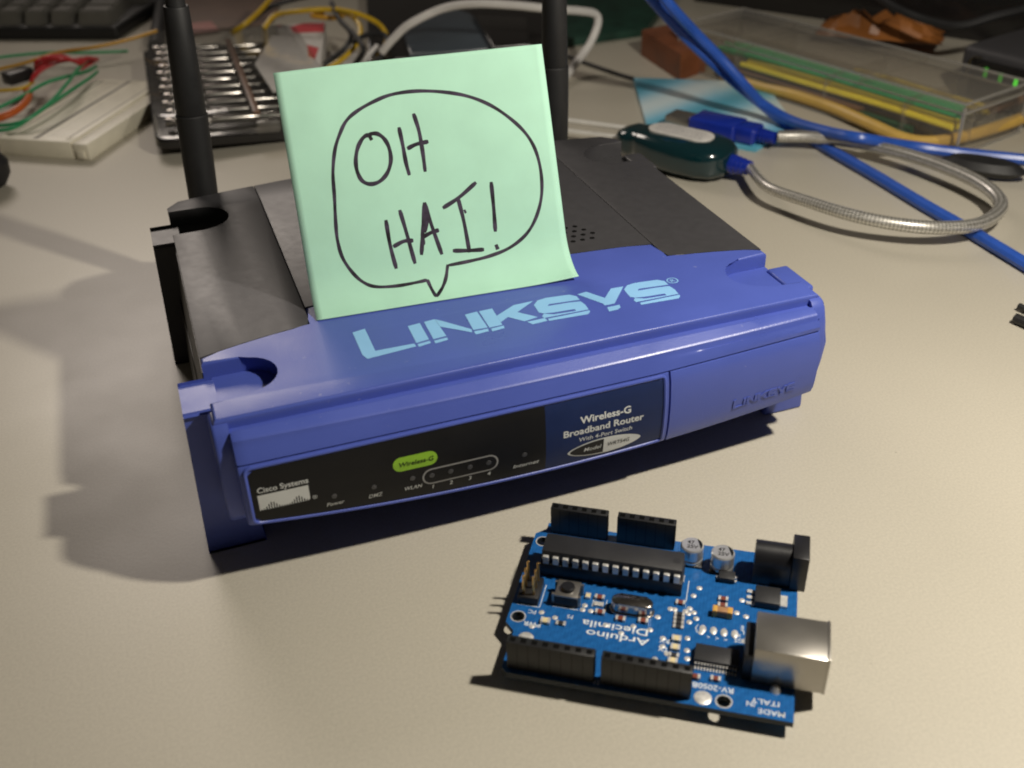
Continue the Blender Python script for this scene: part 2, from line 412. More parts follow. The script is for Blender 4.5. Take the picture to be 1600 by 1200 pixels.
prism(bm, blue_outline(False), 17.5, 42.9)
cheek = [(6, 46.6), (.6, 46.6), (-1.2, 46.0), (-2.6, 44.2), (-4.0, 40), (-4.8, 34), (-4.6, 27), (-3.2, 20.5), (-1, 17.2), (6, 17.2)]
for s in (-1, 1):
    b2 = bmesh.new(); xo, xi = s*86.6, s*82.2
    o_ = [b2.verts.new((xo, y, z)) for y, z in cheek]; i_ = [b2.verts.new((xi, y, z)) for y, z in cheek]; n = len(cheek)
    f0 = b2.faces.new(o_); b2.faces.new(i_)
    for k in range(n): b2.faces.new((o_[k], o_[(k+1) % n], i_[(k+1) % n], i_[k]))
    bmesh.ops.bevel(b2, geom=list(f0.edges), offset=1.2, segments=3, profile=.5, affect='EDGES')
    merge(bm, b2)
# outer bulge of the front wall beside the face block
for v in bm.verts:
    if v.co.y < .5 and 8 < v.co.z < 46: pass
front = build('front_cover', bm, M['blue'], R)
yr = lambda x: 153.0-9.5*(abs(x)/85)**2.2
G = .35
def slope(bm):
    geom = bm.verts[:]+bm.edges[:]+bm.faces[:]
    bmesh.ops.bisect_plane(bm, geom=geom, plane_co=(0, 133, 0), plane_no=(0, 1, 0))
    for v in bm.verts:
        if v.co.y > 133.01 and v.co.z > 41: v.co.z -= (v.co.y-133)*.085
def grey(name, x_out, x_in, s):
    bm = bmesh.new()
    bi = lambda x: yb_side(x)+G
    o = arc(s*x_out, s*x_in, bi, 5)+arc(s*x_in, s*(x_out-4), yr, 6)+[(s*x_out, yr(x_out)-5)]
    o += [(q[0], q[1]) for q in notch(s, 124, 9.8, 75.5, x_out)[::-1]]
    prism(bm, o, 42.0, H, bev=.22, seg=2, bottom=False)
    o2 = arc(s*x_out, s*x_in, bi, 5)+arc(s*x_in, s*(x_out-4), yr, 6)+[(s*x_out, yr(x_out)-5)]
    prism(bm, o2, 24.0, 42.0)
    slope(bm); return build(name, bm, M['gray'], R)
grey('side_cover', XB, 54.15, -1); grey('side_cover', XB, 56.1, 1)
bm = bmesh.new()
prism(bm, arc(-53.9, 55.9, lambda x: yb_mid(x)+G, 12)+arc(55.9, -53.9, yr, 12), 24, H, bev=.2, seg=2)
slope(bm); top = build('top_cover', bm, M['gray'], R)
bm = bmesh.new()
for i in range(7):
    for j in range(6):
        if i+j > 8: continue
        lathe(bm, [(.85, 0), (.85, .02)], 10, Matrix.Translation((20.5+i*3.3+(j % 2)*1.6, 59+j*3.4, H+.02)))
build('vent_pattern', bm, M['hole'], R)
bm = bmesh.new()
prism(bm, [(-83, 16), (83, 16), (87.6, 26), (87.6, 114), (84.6, 132), (84.6, 144), (-84.6, 144), (-84.6, 132), (-87.6, 114), (-87.6, 26)], 4.5, 23.9, bev=1.0, bevel_bottom=True)
build('lower_shell', bm, M['black'], R)
for s in (-1, 1):
    bm = bmesh.new()
    lo = [bm.verts.new((s*x, y, 4)) for x, y in ((80, 24), (88.8, 24), (88.8, 132), (80, 132))]; hi = [bm.verts.new((s*x, y, 42.7)) for x, y in ((80, 31.9), (85.5, 31.9), (85.5, 113), (80, 113))]
    for k in range(4): bm.faces.new((lo[k], lo[(k+1) % 4], hi[(k+1) % 4], hi[k]))
    bm.faces.new(lo); bm.faces.new(hi); build('side_wall', bm, M['gray'], R)
# corner posts that double as feet
for s in (-1, 1):
    for y0, mat, y1 in ((10, 'blue', 26), (114, 'gray', 130)):
        bm = bmesh.new(); ym = (y0+y1)/2; zt = 43.9
        b2 = bmesh.new(); bmesh.ops.create_cube(b2, size=1)
        for v in b2.verts:
            t = v.co.z > 0
            x = (91.3 if t else 92.8) if v.co.x > 0 else (84.0 if t else 79)
            v.co = Vector((s*x, ym+(v.co.y*(15 if t else 16.5)), zt if t else 0))
        bmesh.ops.bevel(b2, geom=list(b2.edges), offset=.9, segments=3, profile=.5, affect='EDGES')
        merge(bm, b2); build('foot_post', bm, M[mat], R)
# the curved face block with its brow
ZB = lambda x: 14.3+5.2*(abs(x)/82)**2
FP = [(0, -7.4), (.08, -8.2), (.25, -8.8), (.5, -8.9), (.72, -8.3), (.86, -7.2), (1.0, -5.6)]
ZT = 43.0
def zpanel(x): return 38.2+1.6*max(0, (x-30)/52)
def face_y(x, z):
    zb = ZB(x); return lerp(FP, max(0, min(1, (z-zb)/(ZT-zb))))-.9*(1-(x/82)**2)
def face_cols():
    xs = [-82.4, -82.1, -81.2]+[-79+i*3.2 for i in range(36)]
    xs = [x for x in xs if x < 33]+[33.75, 33.85, 34.3, 34.4]+[36+i*3.1 for i in range(15)]+[80.8, 81.9, 82.4]
    return xs
bm = bmesh.new(); rows = []
for x in face_cols():
    e = 1.0 if abs(x) > 82.3 else (.25 if abs(x) > 82 else 0)
    zb = ZB(x); zp = zpanel(x); c = []
    y_ = lambda z: face_y(x, z)+e
    mid = 1-(x/82)**2
    c.append((3, 44.6)); c.append((-1.6, 44.5-e*.5)); c.append((-2.6-.2*mid, 45.3-e)); c.append((-2.95-.2*mid, 45.28-e)); c.append((-4.7-1.15*mid+e, 44.5-.8*mid-e*.6)); c.append((-4.95-1.15*mid+e, 44.36-.8*mid-e*.6)); c.append((-5.3-1.1*mid+e, 43.98-.7*mid-e*.5)); c.append((-5.42-1.05*mid+e, 43.5-.6*mid-e*.4))
    c.append((face_y(x, 42.3)+e, 42.3)); c.append((face_y(x, 42.0)+e, 42.0))
    for z in (41.4, 40.6, 39.6): c.append((y_(z), z+(zp-38.2)))
    gx = 33.8 < x < 34.35
    c.append((y_(zp), zp+.28)); c.append((y_(zp)+.7, zp+.18)); c.append((y_(zp)+.7, zp-.12)); c.append((y_(zp)+(.6 if gx else 0), zp-.25))
    for k in range(9, -1, -1):
        z = zb+(zp-.5-zb)*k/9; c.append((y_(z)+(.6 if gx else 0), z))
    c.append((y_(zb)+1.0, zb-.7)); c.append((4, zb-1.2))
    rows.append([bm.verts.new((x, y, z)) for y, z in c])
for a, b in zip(rows, rows[1:]):
    for i in range(len(a)-1): bm.faces.new((a[i], a[i+1], b[i+1], b[i]))
bm.faces.new(rows[0]); bm.faces.new(rows[-1])
face = build('face_panel', bm, M['blue'], R, angle=24)
# printed label, black on the left and navy on the right
def onface(lift): return lambda x, z: (x, face_y(x, z)-lift, z)
def zlow(x): return ZB(x)+1.5
def zhigh(x): return zpanel(x)-1.3
def patch(bm, x0, x1, lift, rl=0, rr=0, n=16, mi=0):
    cols = []
    for i in range(n+1):
        x = x0+(x1-x0)*i/n; a = zlow(x); b = zhigh(x)
        for r, d in ((rl, x-x0), (rr, x1-x)):
            if r and d < r: k = r-math.sqrt(max(0, r*r-(r-d)**2)); a = max(a, zlow(x)+k); b = min(b, zhigh(x)-k)
        cols.append([bm.verts.new((x, face_y(x, a+(b-a)*j/12)-lift, a+(b-a)*j/12)) for j in range(13)])
    for a, b in zip(cols, cols[1:]):
        for j in range(12):
            f = bm.faces.new((a[j], b[j], b[j+1], a[j+1])); f.material_index = mi
bm = bmesh.new(); patch(bm, -80.5, -2.7, .12, rl=1.5, n=40); patch(bm, -2.7, 32.1, .12, rr=.8, n=20, mi=1)
label = build('front_label', bm, M['label'], R, mats=[M['navy']])
# raised bead round the label
x0, x1 = -80.9, 32.5
bzt = lambda x: zpanel(x)-.85
bzb = lambda x: ZB(x)+1.05
path = []
def bp(x, z): path.append(Vector((x, face_y(x, z)-.05, z)))
for i in range(33): x = x0+1.6+(x1-x0-2.6)*i/32; bp(x, bzt(x))
for k in range(1, 5): a = math.pi/2*(1-k/4); bp(x1-1.0+math.cos(a), bzt(x1)-1.0+math.sin(a))
for k in range(1, 10): bp(x1, bzt(x1)-1+(bzb(x1)+2-bzt(x1))*k/10)
for k in range(0, 4): a = -math.pi/2*k/4; bp(x1-1.0+math.cos(a), bzb(x1)+1.0+math.sin(a))
for i in range(33): x = x1-1.0-(x1-x0-2.6)*i/32; bp(x, bzb(x))
for k in range(1, 5): a = -math.pi/2-math.pi/2*k/4; bp(x0+1.6+1.6*math.cos(a), bzb(x0)+1.6+1.6*math.sin(a))
for k in range(1, 10): bp(x0, bzb(x0)+1.6+(bzt(x0)-3.2-bzb(x0))*k/10)
for k in range(0, 4): a = math.pi-math.pi/2*k/4; bp(x0+1.6+1.6*math.cos(a), bzt(x0)-1.6+1.6*math.sin(a))
path.append(path[0].copy())
bm = bmesh.new(); tube(bm, path, .55, 8, smooth=False); build('label_bead', bm, M['blue'], R)
# printing on the label
LI = .17
w_bm, g_bm, gr_bm, k_bm, ind = bmesh.new(), bmesh.new(), bmesh.new(), bmesh.new(), bmesh.new()
fn = onface(LI)
text(w_bm, 'Cisco Systems', 2.25, fn, -78.8, 30.1, bold=.03, width=12.6)
# bridge mark: a white panel with two rows of bars cut out of its lower edge
n = 40; bars = []
for i in range(n):
    u = i/n; hgt = .25+1.9*math.exp(-((u-.24)/.11)**2)+1.9*math.exp(-((u-.76)/.11)**2)
    a = -78.9+12.6*u; b = a+12.6/n
    z0 = 24.6+(hgt if i % 2 else 0)
    bars.append([(a, z0), (b, z0), (b, 29.4), (a, 29.4)])
poly_sheet(w_bm, bars, fn)
text(w_bm, '®', 1.6, fn, -65.7, 24.6)
for s, xa, xb, z in (('Power', -62.6, -58.0, 20.9), ('DMZ', -51.7, -48.0, 20.5), ('WLAN', -42.3, -37.6, 20.3), ('Internet', -12.3, -4.8, 19.2)):
    text(w_bm, s, 1.75, fn, xa, z, shear=.25, width=xb-xa, bold=.012)
for s, xa in (('1', -35.0), ('2', -30.0), ('3', -24.8), ('4', -19.5)): text(w_bm, s, 1.8, fn, xa, 18.9, shear=.15, bold=.02)
def pill(x0, x1, zc, r, n=10):
    p = []
    for i in range(n+1): a = math.pi/2+math.pi*i/n; p.append((x0+r+r*math.cos(a), zc+r*math.sin(a)))
    for i in range(n+1): a = -math.pi/2+math.pi*i/n; p.append((x1-r+r*math.cos(a), zc+r*math.sin(a)))
    return p
def strips(bm, x0, x1, half, zc, fn, n=40, nz=6):
    cols = []
    for i in range(n+1):
        x = x0+(x1-x0)*(.5-.5*math.cos(math.pi*i/n)); h = max(1e-3, half(x)); cols.append([bm.verts.new(fn(x, zc-h+2*h*j/nz)) for j in range(nz+1)])
    for a, b in zip(cols, cols[1:]):
        for j in range(nz): bm.faces.new((a[j], b[j], b[j+1], a[j+1]))
def pill_half(x0, x1, r): return lambda x: math.sqrt(max(0, r*r-max(0, x0+r-x, x-x1+r)**2))
strips(gr_bm, -44.6, -32.8, pill_half(-44.6, -32.8, 2.15), 29.2, fn)
text(k_bm, 'Wireless-G', 1.9, onface(LI+.07), -43.2, 28.5, shear=.2, width=9.2, bold=.025)
def ring(bm, outer, inner, fn):
    n = len(outer); o = [bm.verts.new(fn(*q)) for q in outer]; i = [bm.verts.new(fn(*q)) for q in inner]
    for k in range(n): bm.faces.new((o[k], o[(k+1) % n], i[(k+1) % n], i[k]))
ring(g_bm, pill(-37.2, -16.3, 23.2, 2.6), pill(-36.75, -16.75, 23.2, 2.15), fn)
text(w_bm, 'Wireless-G', 3.0, fn, 7.3, 29.0, bold=.07, width=15)
text(w_bm, 'Broadband Router', 3.0, fn, 2.2, 25.6, bold=.07, width=23.8)
text(w_bm, 'With 4-Port Switch', 1.9, fn, 6.8, 23.1, shear=.1, width=15.8, bold=.01)
def ell(cx, cz, a, b, x0=-9e9, x1=9e9, n=48):
    p = [(cx+a*math.cos(2*math.pi*i/n), cz+b*math.copysign(abs(math.sin(2*math.pi*i/n))**1.25, math.sin(2*math.pi*i/n))) for i in range(n)]
    return [(max(x0, min(x1, x)), z) for x, z in p]
eh = lambda a, b: (lambda x: b*max(0, 1-((x-14.6)/a)**2)**.62)
strips(w_bm, 3.6, 25.6, eh(11.0, 2.75), 19.8, fn)
k4_bm = bmesh.new()
strips(k4_bm, 4.4, 14.3, eh(10.4, 2.4), 19.8, onface(LI+.05))
text(w_bm, 'Model', 1.9, onface(LI+.12), 8.3, 19.2, shear=.2, width=5.2, bold=.01)
k3_bm = bmesh.new()
text(k3_bm, 'WRT54G', 1.9, onface(LI+.07), 15.4, 19.2, shear=.15, width=6.6)
build('label_lettering', w_bm, M['white_ink'], label); build('port_outline', g_bm, M['grey_ink'], label)
build('green_badge', gr_bm, M['green_ink'], label); build('dark_lettering', k_bm, M['label'], label); build('dark_lettering', k3_bm, M['label'], label); build('dark_half_oval', k4_bm, M['label'], label)
for x, z in ((-60.3, 24.0), (-50.0, 24.0), (-39.8, 24.0), (-34.6, 23.5), (-29.5, 23.4), (-24.2, 23.3), (-19.0, 23.3), (-8.9, 23.2)):
    b2 = bmesh.new(); lathe(b2, [(.75, 0), (.7, .12), (0, .2)], 12, Matrix.Translation((x, face_y(x, z)-.1, z)) @ Matrix.Rotation(math.pi/2, 4, 'X'))
    build('indicator_light', b2, M['led_off'], label)
# name on the top and embossed on the face: polygons traced in two crops of the photograph
def ca(x, y): return (540+x/5.714, 470+y/5.714)
def cb(x, y): return (800+x/5.714, 420+y/5.714)
A = [[(62,285),(172,250),(265,448),(612,383),(632,408),(195,520),(150,484)], [(555,228),(662,200),(745,345),(632,378)], [(642,388),(752,358),(762,378),(655,412)],
 [(700,190),(795,165),(900,315),(785,345)], [(790,358),(905,328),(915,350),(803,382)], [(798,166),(850,178),(1125,255),(1130,283),(845,232)],
 [(1065,125),(1172,97),(1270,240),(1140,262)], [(1145,275),(1270,250),(1280,272),(1165,302)], [(1190,95),(1308,70),(1400,215),(1285,242)], [(1298,250),(1412,222),(1420,245),(1310,275)]]
B = [[(-137,421),(14,326),(190,288),(48,388),(232,432),(112,470),(-36,432),(-99,477)], [(135,475),(292,441),(318,466),(185,497)],
 [(605,278),(330,317),(318,334),(505,303),(612,291),(655,322),(684,364),(288,441),(268,425),(284,403),(374,408),(572,377),(560,361),(376,391),(286,400),(240,392),(195,325),(228,284),(300,262),(510,232),(575,245)],
 [(322,447),(690,372),(698,384),(680,406),(332,466)],
 [(582,230),(662,206),(830,262),(882,178),(995,158),(915,312),(830,328),(808,310)], [(848,345),(960,322),(970,345),(945,365),(868,382)]]
LOGO = []
for P_ in A: LOGO.append([at(*ca(*q), H)[:2] for q in P_])
for P_ in B: LOGO.append([at(*cb(*q), H)[:2] for q in P_])
s_from, s_to = at(*cb(195, 325), H), at(*cb(1000, 188), H)
for P_ in (B[2], B[3]): LOGO.append([(at(*cb(*q), H)[0]+s_to[0]-s_from[0], at(*cb(*q), H)[1]+s_to[1]-s_from[1]) for q in P_])
bm = bmesh.new(); poly_sheet(bm, LOGO, lambda x, y: (x, y, H+.06))
rc = at(*cb(1432, 106), H)
cir = lambda r: [(rc[0]+r*math.cos(i*math.pi/12), rc[1]+r*math.sin(i*math.pi/12)) for i in range(24)]
ring(bm, cir(1.75), cir(1.4), lambda x, y: (x, y, H+.06))
text(bm, 'R', 2.4, lambda x, y: (x, y, H+.06), rc[0]-.75, rc[1]-.85, bold=.02)
build('name_lettering', bm, M['logo'], front)
bm = bmesh.new(); xs = [q[0] for P_ in LOGO for q in P_]; xa, xb = min(xs), max(xs)
ybase = lambda x: 14.0
polys = [[(54.6+(q[0]-xa)/(xb-xa)*20.4, 21.0+(q[1]-14.0)*.215+.9*(q[0]-xa)/(xb-xa)*2.2) for q in P_] for P_ in LOGO]
for P_ in polys:
    hi = [bm.verts.new((x, face_y(x, z)-.28, z)) for x, z in P_]; lo = [bm.verts.new((x, face_y(x, z)+.05, z)) for x, z in P_]
    try: bm.faces.new(hi)
    except ValueError: continue
    for i in range(len(hi)): bm.faces.new((lo[i], lo[(i+1) % len(hi)], hi[(i+1) % len(hi)], hi[i]))
text(bm, 'o', 1.6, onface(.25), 76.0, 26.6)
build('embossed_lettering', bm, M['blue'], face, angle=20)
# antennas
for ax, lean in ((-72, .045), (67.3, 0.0)):
    bm = bmesh.new(); up = Vector((lean, 0, 1)).normalized(); o_ = Vector((ax, 158.5, 36))
    mt = Matrix.Translation(o_) @ up.to_track_quat('Z', 'Y').to_matrix().to_4x4()
    lathe(bm, [(5.2, -2), (5.3, 2), (5.5, 20), (5.5, 36.2), (5.1, 36.6)], 28, mt)
    an = build('antenna', bm, M['rubber'], R)
    bm = bmesh.new(); lathe(bm, [(4.9, 36.6), (5.2, 37.2), (4.7, 60), (4.25, 72.6), (4.0, 73.2)], 28, mt); build('antenna_sleeve', bm, M['rubber'], an)
    bm = bmesh.new(); lathe(bm, [(3.3, 73.2), (3.2, 76), (3.0, 150), (2.2, 153), (0, 153.6)], 24, mt); build('antenna_tip', bm, M['rubber'], an)
    bm = bmesh.new(); rod(bm, (ax, 148, 30), (ax, 160, 30), 4.2, seg=18); rod(bm, (ax-5.4, 158.5, 33), (ax+5.4, 158.5, 33), 4.3, seg=18); build('antenna_hinge', bm, M['black'], an)

# ------------------------------------------------------------------ the paper note
NX, NY, NTH = -52.3, 39.2, -.0602
NU = Vector((math.cos(NTH), math.sin(NTH), 0)); NV = Vector((-math.sin(NTH), math.cos(NTH), 0))
prof = [(0.0, 0.0)]; ang = []
NS = 70.6; NST = 71
for i in range(NST):
    s = (i+.5)/NST*NS
    a = 5+60.5*min(1, s/15)**.75
    a = math.radians(a+1.5*math.sin(max(0, s-15)/56*math.pi)); prof.append((prof[-1][0]+math.cos(a)*NS/NST, prof[-1][1]+math.sin(a)*NS/NST))
def note_pt(u, s, lift=0.0):
    k = min(NST-1, max(0, s/NS*NST)); i = int(k); t = s/NS*NST-i
    (y0, z0), (y1, z1) = prof[i], prof[i+1]
    y, z = y0+(y1-y0)*t, z0+(z1-z0)*t; d = Vector((y1-y0, z1-z0)).normalized()
    cu = .9*math.sin(u/76*math.pi)*min(1, s/30)                       # slight sideways bow
    cu += .22*math.sin(u/8.5+s/15+.6)*min(1, s/25)
    cr = 2.2*max(0, (u-60)/16)**2*max(0, 1-s/16)                      # lifted lower right corner
    y += -lift*d.y; z += lift*d.x
    return Vector((NX, NY, H+.25))+NU*u+NV*(y+cu-cr*.4)+Vector((0, 0, z+cr*.5))
N = thing('sticky_note', 'square pale green paper note with a hand drawn speech bubble', 'note', (-13, 50, H))
bm = bmesh.new(); g = [[bm.verts.new(note_pt(77.4*i/38, NS*j/70)) for j in range(71)] for i in range(39)]
for i in range(38):
    for j in range(70): bm.faces.new((g[i][j], g[i+1][j], g[i+1][j+1], g[i][j+1]))
o = build('paper', bm, M['paper'], N)
sm = o.modifiers.new('thickness', 'SOLIDIFY'); sm.thickness = .0001; sm.offset = 1
def note_uv(X, Y):
    """where the pen touched the paper: solve for u, s under a photograph pixel"""
    u, s = 38.0, 38.0
    def pr(u, s):
        d = note_pt(u, s)-CAM_POS; z = d.dot(FW); return 800+F_PX*d.dot(RT)/z, 600-F_PX*d.dot(UP)/z
    for _ in range(25):
        a = pr(u, s); b = pr(u+.1, s); c = pr(u, s+.1)
        j = ((b[0]-a[0])/.1, (c[0]-a[0])/.1, (b[1]-a[1])/.1, (c[1]-a[1])/.1); e = (X-a[0], Y-a[1])
        dt = j[0]*j[3]-j[1]*j[2]; du = (e[0]*j[3]-e[1]*j[1])/dt; ds = (j[0]*e[1]-j[2]*e[0])/dt
        u = min(75.5, max(.5, u+max(-8, min(8, du)))); s = min(70.5, max(.5, s+max(-8, min(8, ds))))
    return u, s
def stroke(bm, pts, wd, k=2.5538, sm_=True):
    q = [note_uv(400+x/k, 50+y/k) for x, y in pts]
    P = [Vector((u, s, 0)) for u, s in q]
    if len(P) > 2 and sm_: P = spline(P, 6)
    else: P = [P[0].lerp(P[-1], i/8) for i in range(9)] if len(P) == 2 else P
    L, Rr = [], []
    for i, p in enumerate(P):
        t = (P[min(i+1, len(P)-1)]-P[max(0, i-1)]).normalized(); n_ = Vector((-t.y, t.x, 0))
        e = min(i, len(P)-1-i); w_ = wd*(.72 if e == 0 else 1)*(1+.10*math.sin(i*.7+len(P)))/2
        L.append(bm.verts.new(note_pt(p.x+n_.x*w_, p.y+n_.y*w_, .13))); Rr.append(bm.verts.new(note_pt(p.x-n_.x*w_, p.y-n_.y*w_, .13)))
    for i in range(len(P)-1): bm.faces.new((L[i], L[i+1], Rr[i+1], Rr[i]))
bub = [(765,932),(850,915),(930,895),(1010,862),(1075,810),(1115,745),(1138,660),(1138,570),(1118,480),(1080,410),(1020,350),(940,295),(850,258),(750,240),(640,236),(540,250),(465,280),(400,318),(360,355),(335,405),(315,470),(307,560),(313,660),(318,760),(325,830),(345,900),(385,960),(430,1000),(480,1017),(560,1014),(640,1000),(683,990)]
tail = [(683,988),(700,1025),(720,1058),(745,1018),(758,980),(765,928)]
bm = bmesh.new(); stroke(bm, bub, 1.0); stroke(bm, tail[:3], 1.0); stroke(bm, tail[2:], 1.0); build('speech_bubble', bm, M['ink'], N)
L_ = [[(462,432),(448,412),(425,425),(405,465),(398,515),(405,560),(425,595),(458,607),(495,595),(525,560),(538,510),(530,460),(510,425),(485,407),(462,406),(450,414)],
 [(570,380),(585,450),(598,520),(612,572)], [(628,325),(650,395),(665,480),(675,558)], [(603,466),(640,448),(688,437)],
 [(518,750),(535,850),(560,945)], [(573,710),(600,800),(635,925)], [(547,857),(590,835),(628,832)],
 [(660,890),(666,790),(672,680)], [(672,680),(700,770),(742,888)], [(662,820),(700,800),(730,790)], [(672,690),(684,740),(672,800)], [(676,720),(664,800),(668,850)],
 [(745,703),(810,660),(878,600)], [(805,660),(830,760),(852,880)], [(785,873),(850,872),(910,868)], [(838,714),(830,718)],
 [(938,598),(948,700),(955,797)], [(957,848),(965,868)]]
bm = bmesh.new()
for s_ in L_: stroke(bm, s_, 1.15)
build('hand_lettering', bm, M['ink'], N)

# ------------------------------------------------------------------ the small circuit board (board units: mil, x right, y up, sockets upward)
mil = .0254
PZ = 4.58
C = thing('circuit_board', 'blue microcontroller board with black pin sockets lying before the router', 'circuit board', (6.6, -57.9, 0), 2.552)
def bu(x, y, z=0.0): return Vector((x*mil-34, y*mil-26.7, PZ+z))
def bbox(name, x0, x1, y0, y1, z0, z1, mat, bev=0.0, parent=None):
    a, b = bu(x0, y0, z0), bu(x1, y1, z1)
    return build(name, bx(a.x, b.x, a.y, b.y, a.z, b.z, bev), M[mat], parent or C, local=True)
def addbox(bm, x0, x1, y0, y1, z0, z1, bev=0, mi=0):
    a, b = bu(x0, y0, z0), bu(x1, y1, z1); box(bm, (a+b)/2, (abs(b.x-a.x), abs(b.y-a.y), b.z-a.z), bev, mi=mi)
# board with its three drilled holes: outline and holes bridged by a grid-free fill
outline = [(0, 0), (2600, 0), (2600, 95), (2700, 195), (2700, 1490), (2600, 1590), (2600, 2045), (2545, 2100), (0, 2100)]
HOLES = [(600, 2000), (2600, 1400), (2600, 300)]
bm = bmesh.new(); edges = []
def loop(pts, z): 
    v = [bm.verts.new(bu(x, y, z)) for x, y in pts]; e = [bm.edges.new((v[i], v[(i+1) % len(v)])) for i in range(len(v))]; return v, e
circ = lambda c, r, n=20: [(c[0]+r*math.cos(2*math.pi*i/n), c[1]+r*math.sin(2*math.pi*i/n)) for i in range(n)]
loops = [outline]+[circ(h, 63) for h in HOLES]
for z in (0, -1.6):
    es = []; vv = []
    for l in loops:
        v, e = loop(l, z); es += e; vv.append(v)
    bmesh.ops.triangle_fill(bm, use_beauty=True, edges=es)
    if z == 0: topv = vv
for a, b in zip(topv, vv):
    for i in range(len(a)): bm.faces.new((a[i], a[(i+1) % len(a)], b[(i+1) % len(a)], b[i])).material_index = 1
board = build('board', bm, M['pcb'], C, local=True, mats=[M['pcb_edge']])
for h in HOLES:
    bm = bmesh.new(); ring(bm, circ(h, 76), circ(h, 64), lambda x, y: bu(x, y, .03)); build('hole_pad', bm, M['solder'], board, local=True)
# pin sockets
def header(x_from, n, y, down=True):
    x0, x1 = x_from-100*(n-1)-48, x_from+48
    bm = bmesh.new(); addbox(bm, x0, x1, y-49, y+49, 0.05, 8.5, bev=.12)
    o = build('pin_socket', bm, M['pin_black'], C, local=True)
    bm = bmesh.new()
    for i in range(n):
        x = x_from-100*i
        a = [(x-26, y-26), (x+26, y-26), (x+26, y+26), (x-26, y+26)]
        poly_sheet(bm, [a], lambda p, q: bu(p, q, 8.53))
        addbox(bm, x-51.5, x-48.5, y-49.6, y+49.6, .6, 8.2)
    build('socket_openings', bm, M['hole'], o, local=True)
    bm = bmesh.new()
    for i in range(n):
        c_ = bu(x_from-100*i, y, -1.6); lathe(bm, [(1.0, 0), (.55, -1.2), (.3, -2.7), (.2, -2.9)], 8, Matrix.Translation(c_))
    build('solder_tails', bm, M['solder'], o, local=True)
header(2500, 8, 2000); header(1640, 8, 2000); header(2500, 6, 100); header(1800, 6, 100)
# microcontroller in its long socket
bm = bmesh.new(); addbox(bm, 1105, 2515, 480, 800, .05, 4.2, bev=.15); sock = build('chip_socket', bm, M['pin_black'], C, local=True)
bm = bmesh.new(); addbox(bm, 1115, 2505, 505, 775, 4.7, 8.0, bev=.3)
lathe(bm, [(1.0, 0), (1.0, .05)], 14, Matrix.Translation(bu(1180, 640, 7.98)))
chip = build('microcontroller', bm, M['chip'], C, local=True)
bm = bmesh.new()
b0 = bu(0, 0, 8.05); text(bm, 'ATMEGA168', 2.6, lambda x, y: (b0.x+x, b0.y+y, b0.z), 2200*mil, 660*mil, align='LEFT', width=.1) if False else None
for i in range(14):
    x = 1160+100*i
    for y_, s in ((790, 1), (490, -1)):
        addbox(bm, x-28, x+28, y_-14 if s > 0 else y_-8, y_+8 if s > 0 else y_+14, 3.9, 6.3)
        addbox(bm, x-29, x+29, min(y_-s*26, y_+s*20), max(y_-s*26, y_+s*20), 6.0, 6.7, bev=.12)
build('chip_leg_row', bm, M['tin'], chip, local=True)
# capacitors
for x, y in ((1063, 255), (752, 300)):
    bm = bmesh.new(); addbox(bm, x-118, x+118, y-118, y+118, .02, .7, bev=.5); ca_ = build('capacitor', bm, M['pin_black'], C, local=True)
    bm = bmesh.new(); lathe(bm, [(2.95, .7), (2.95, 1.3), (2.7, 1.6), (2.95, 1.9), (2.95, 5.0), (2.65, 5.4), (0, 5.4)], 28, Matrix.Translation(bu(x, y))); can = build('can', bm, M['alu'], ca_, local=True)
    bm = bmesh.new(); c0 = bu(x, y, 5.43)
    seg_ = [(c0.x+2.6*math.cos(a), c0.y+2.6*math.sin(a)) for a in [math.radians(-70+ -140+i*12) for i in range(9)]]
    poly_sheet(bm, [seg_], lambda p, q: (p, q, c0.z))
    for i, s_ in enumerate(('47', '25V')): text(bm, s_, 1.75, lambda u, v: (c0.x-u, c0.y-v, c0.z), -1.3, .2-i*1.6, bold=.03)
    build('can_print', bm, M['label'], can, local=True)
# power jack
bm = bmesh.new()
prof_j = [(130, 0), (480, 0), (480, 5.5)]+[(305+175*math.cos(a), 6.0+4.6*math.sin(a)) for a in [math.pi*i/14 for i in range(15)]]+[(130, 5.5)]
def extr(bm, prof, x0, x1):
    a = [bm.verts.new(bu(x0, y, z+.03)) for y, z in prof]; b = [bm.verts.new(bu(x1, y, z+.03)) for y, z in prof]; n = len(prof)
    bm.faces.new(a); bm.faces.new(b)
    for i in range(n): bm.faces.new((a[i], a[(i+1) % n], b[(i+1) % n], b[i]))
extr(bm, [(150, 0), (460, 0), (460, 4)]+[(305+155*math.cos(math.pi*i/14), 5.6+4.6*math.sin(math.pi*i/14)) for i in range(15)]+[(150, 4)], 92, 445)
jack = build('power_jack', bm, M['black'], C, local=True)
bbox('jack_flange', -65, 90, 128, 484, .03, 10.9, 'black', .25, jack)
# usb socket
bm = bmesh.new(); addbox(bm, -250, 390, 1264, 1736, .1, 10.9, bev=.35)
usb = build('usb_socket', bm, M['steel'], C, local=True)
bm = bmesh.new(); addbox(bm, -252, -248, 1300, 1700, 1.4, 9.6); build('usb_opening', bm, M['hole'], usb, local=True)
bm = bmesh.new(); addbox(bm, 238, 242, 1263, 1737.4, .2, 10.93); addbox(bm, -252.5, -225, 1262, 1738, .1, 11.05, bev=.1); build('shell_seam', bm, M['steel'], usb, local=True)
bm = bmesh.new(); lathe(bm, [(1.3, 0), (1.1, .5), (.6, 1.3), (0, 1.5)], 14, Matrix.Translation(bu(165, 1775, 0))); build('solder_lug', bm, M['tin'], usb, local=True)
bbox('usb_plastic_back', 392, 470, 1300, 1715, .05, 8.0, 'black', .2, usb)
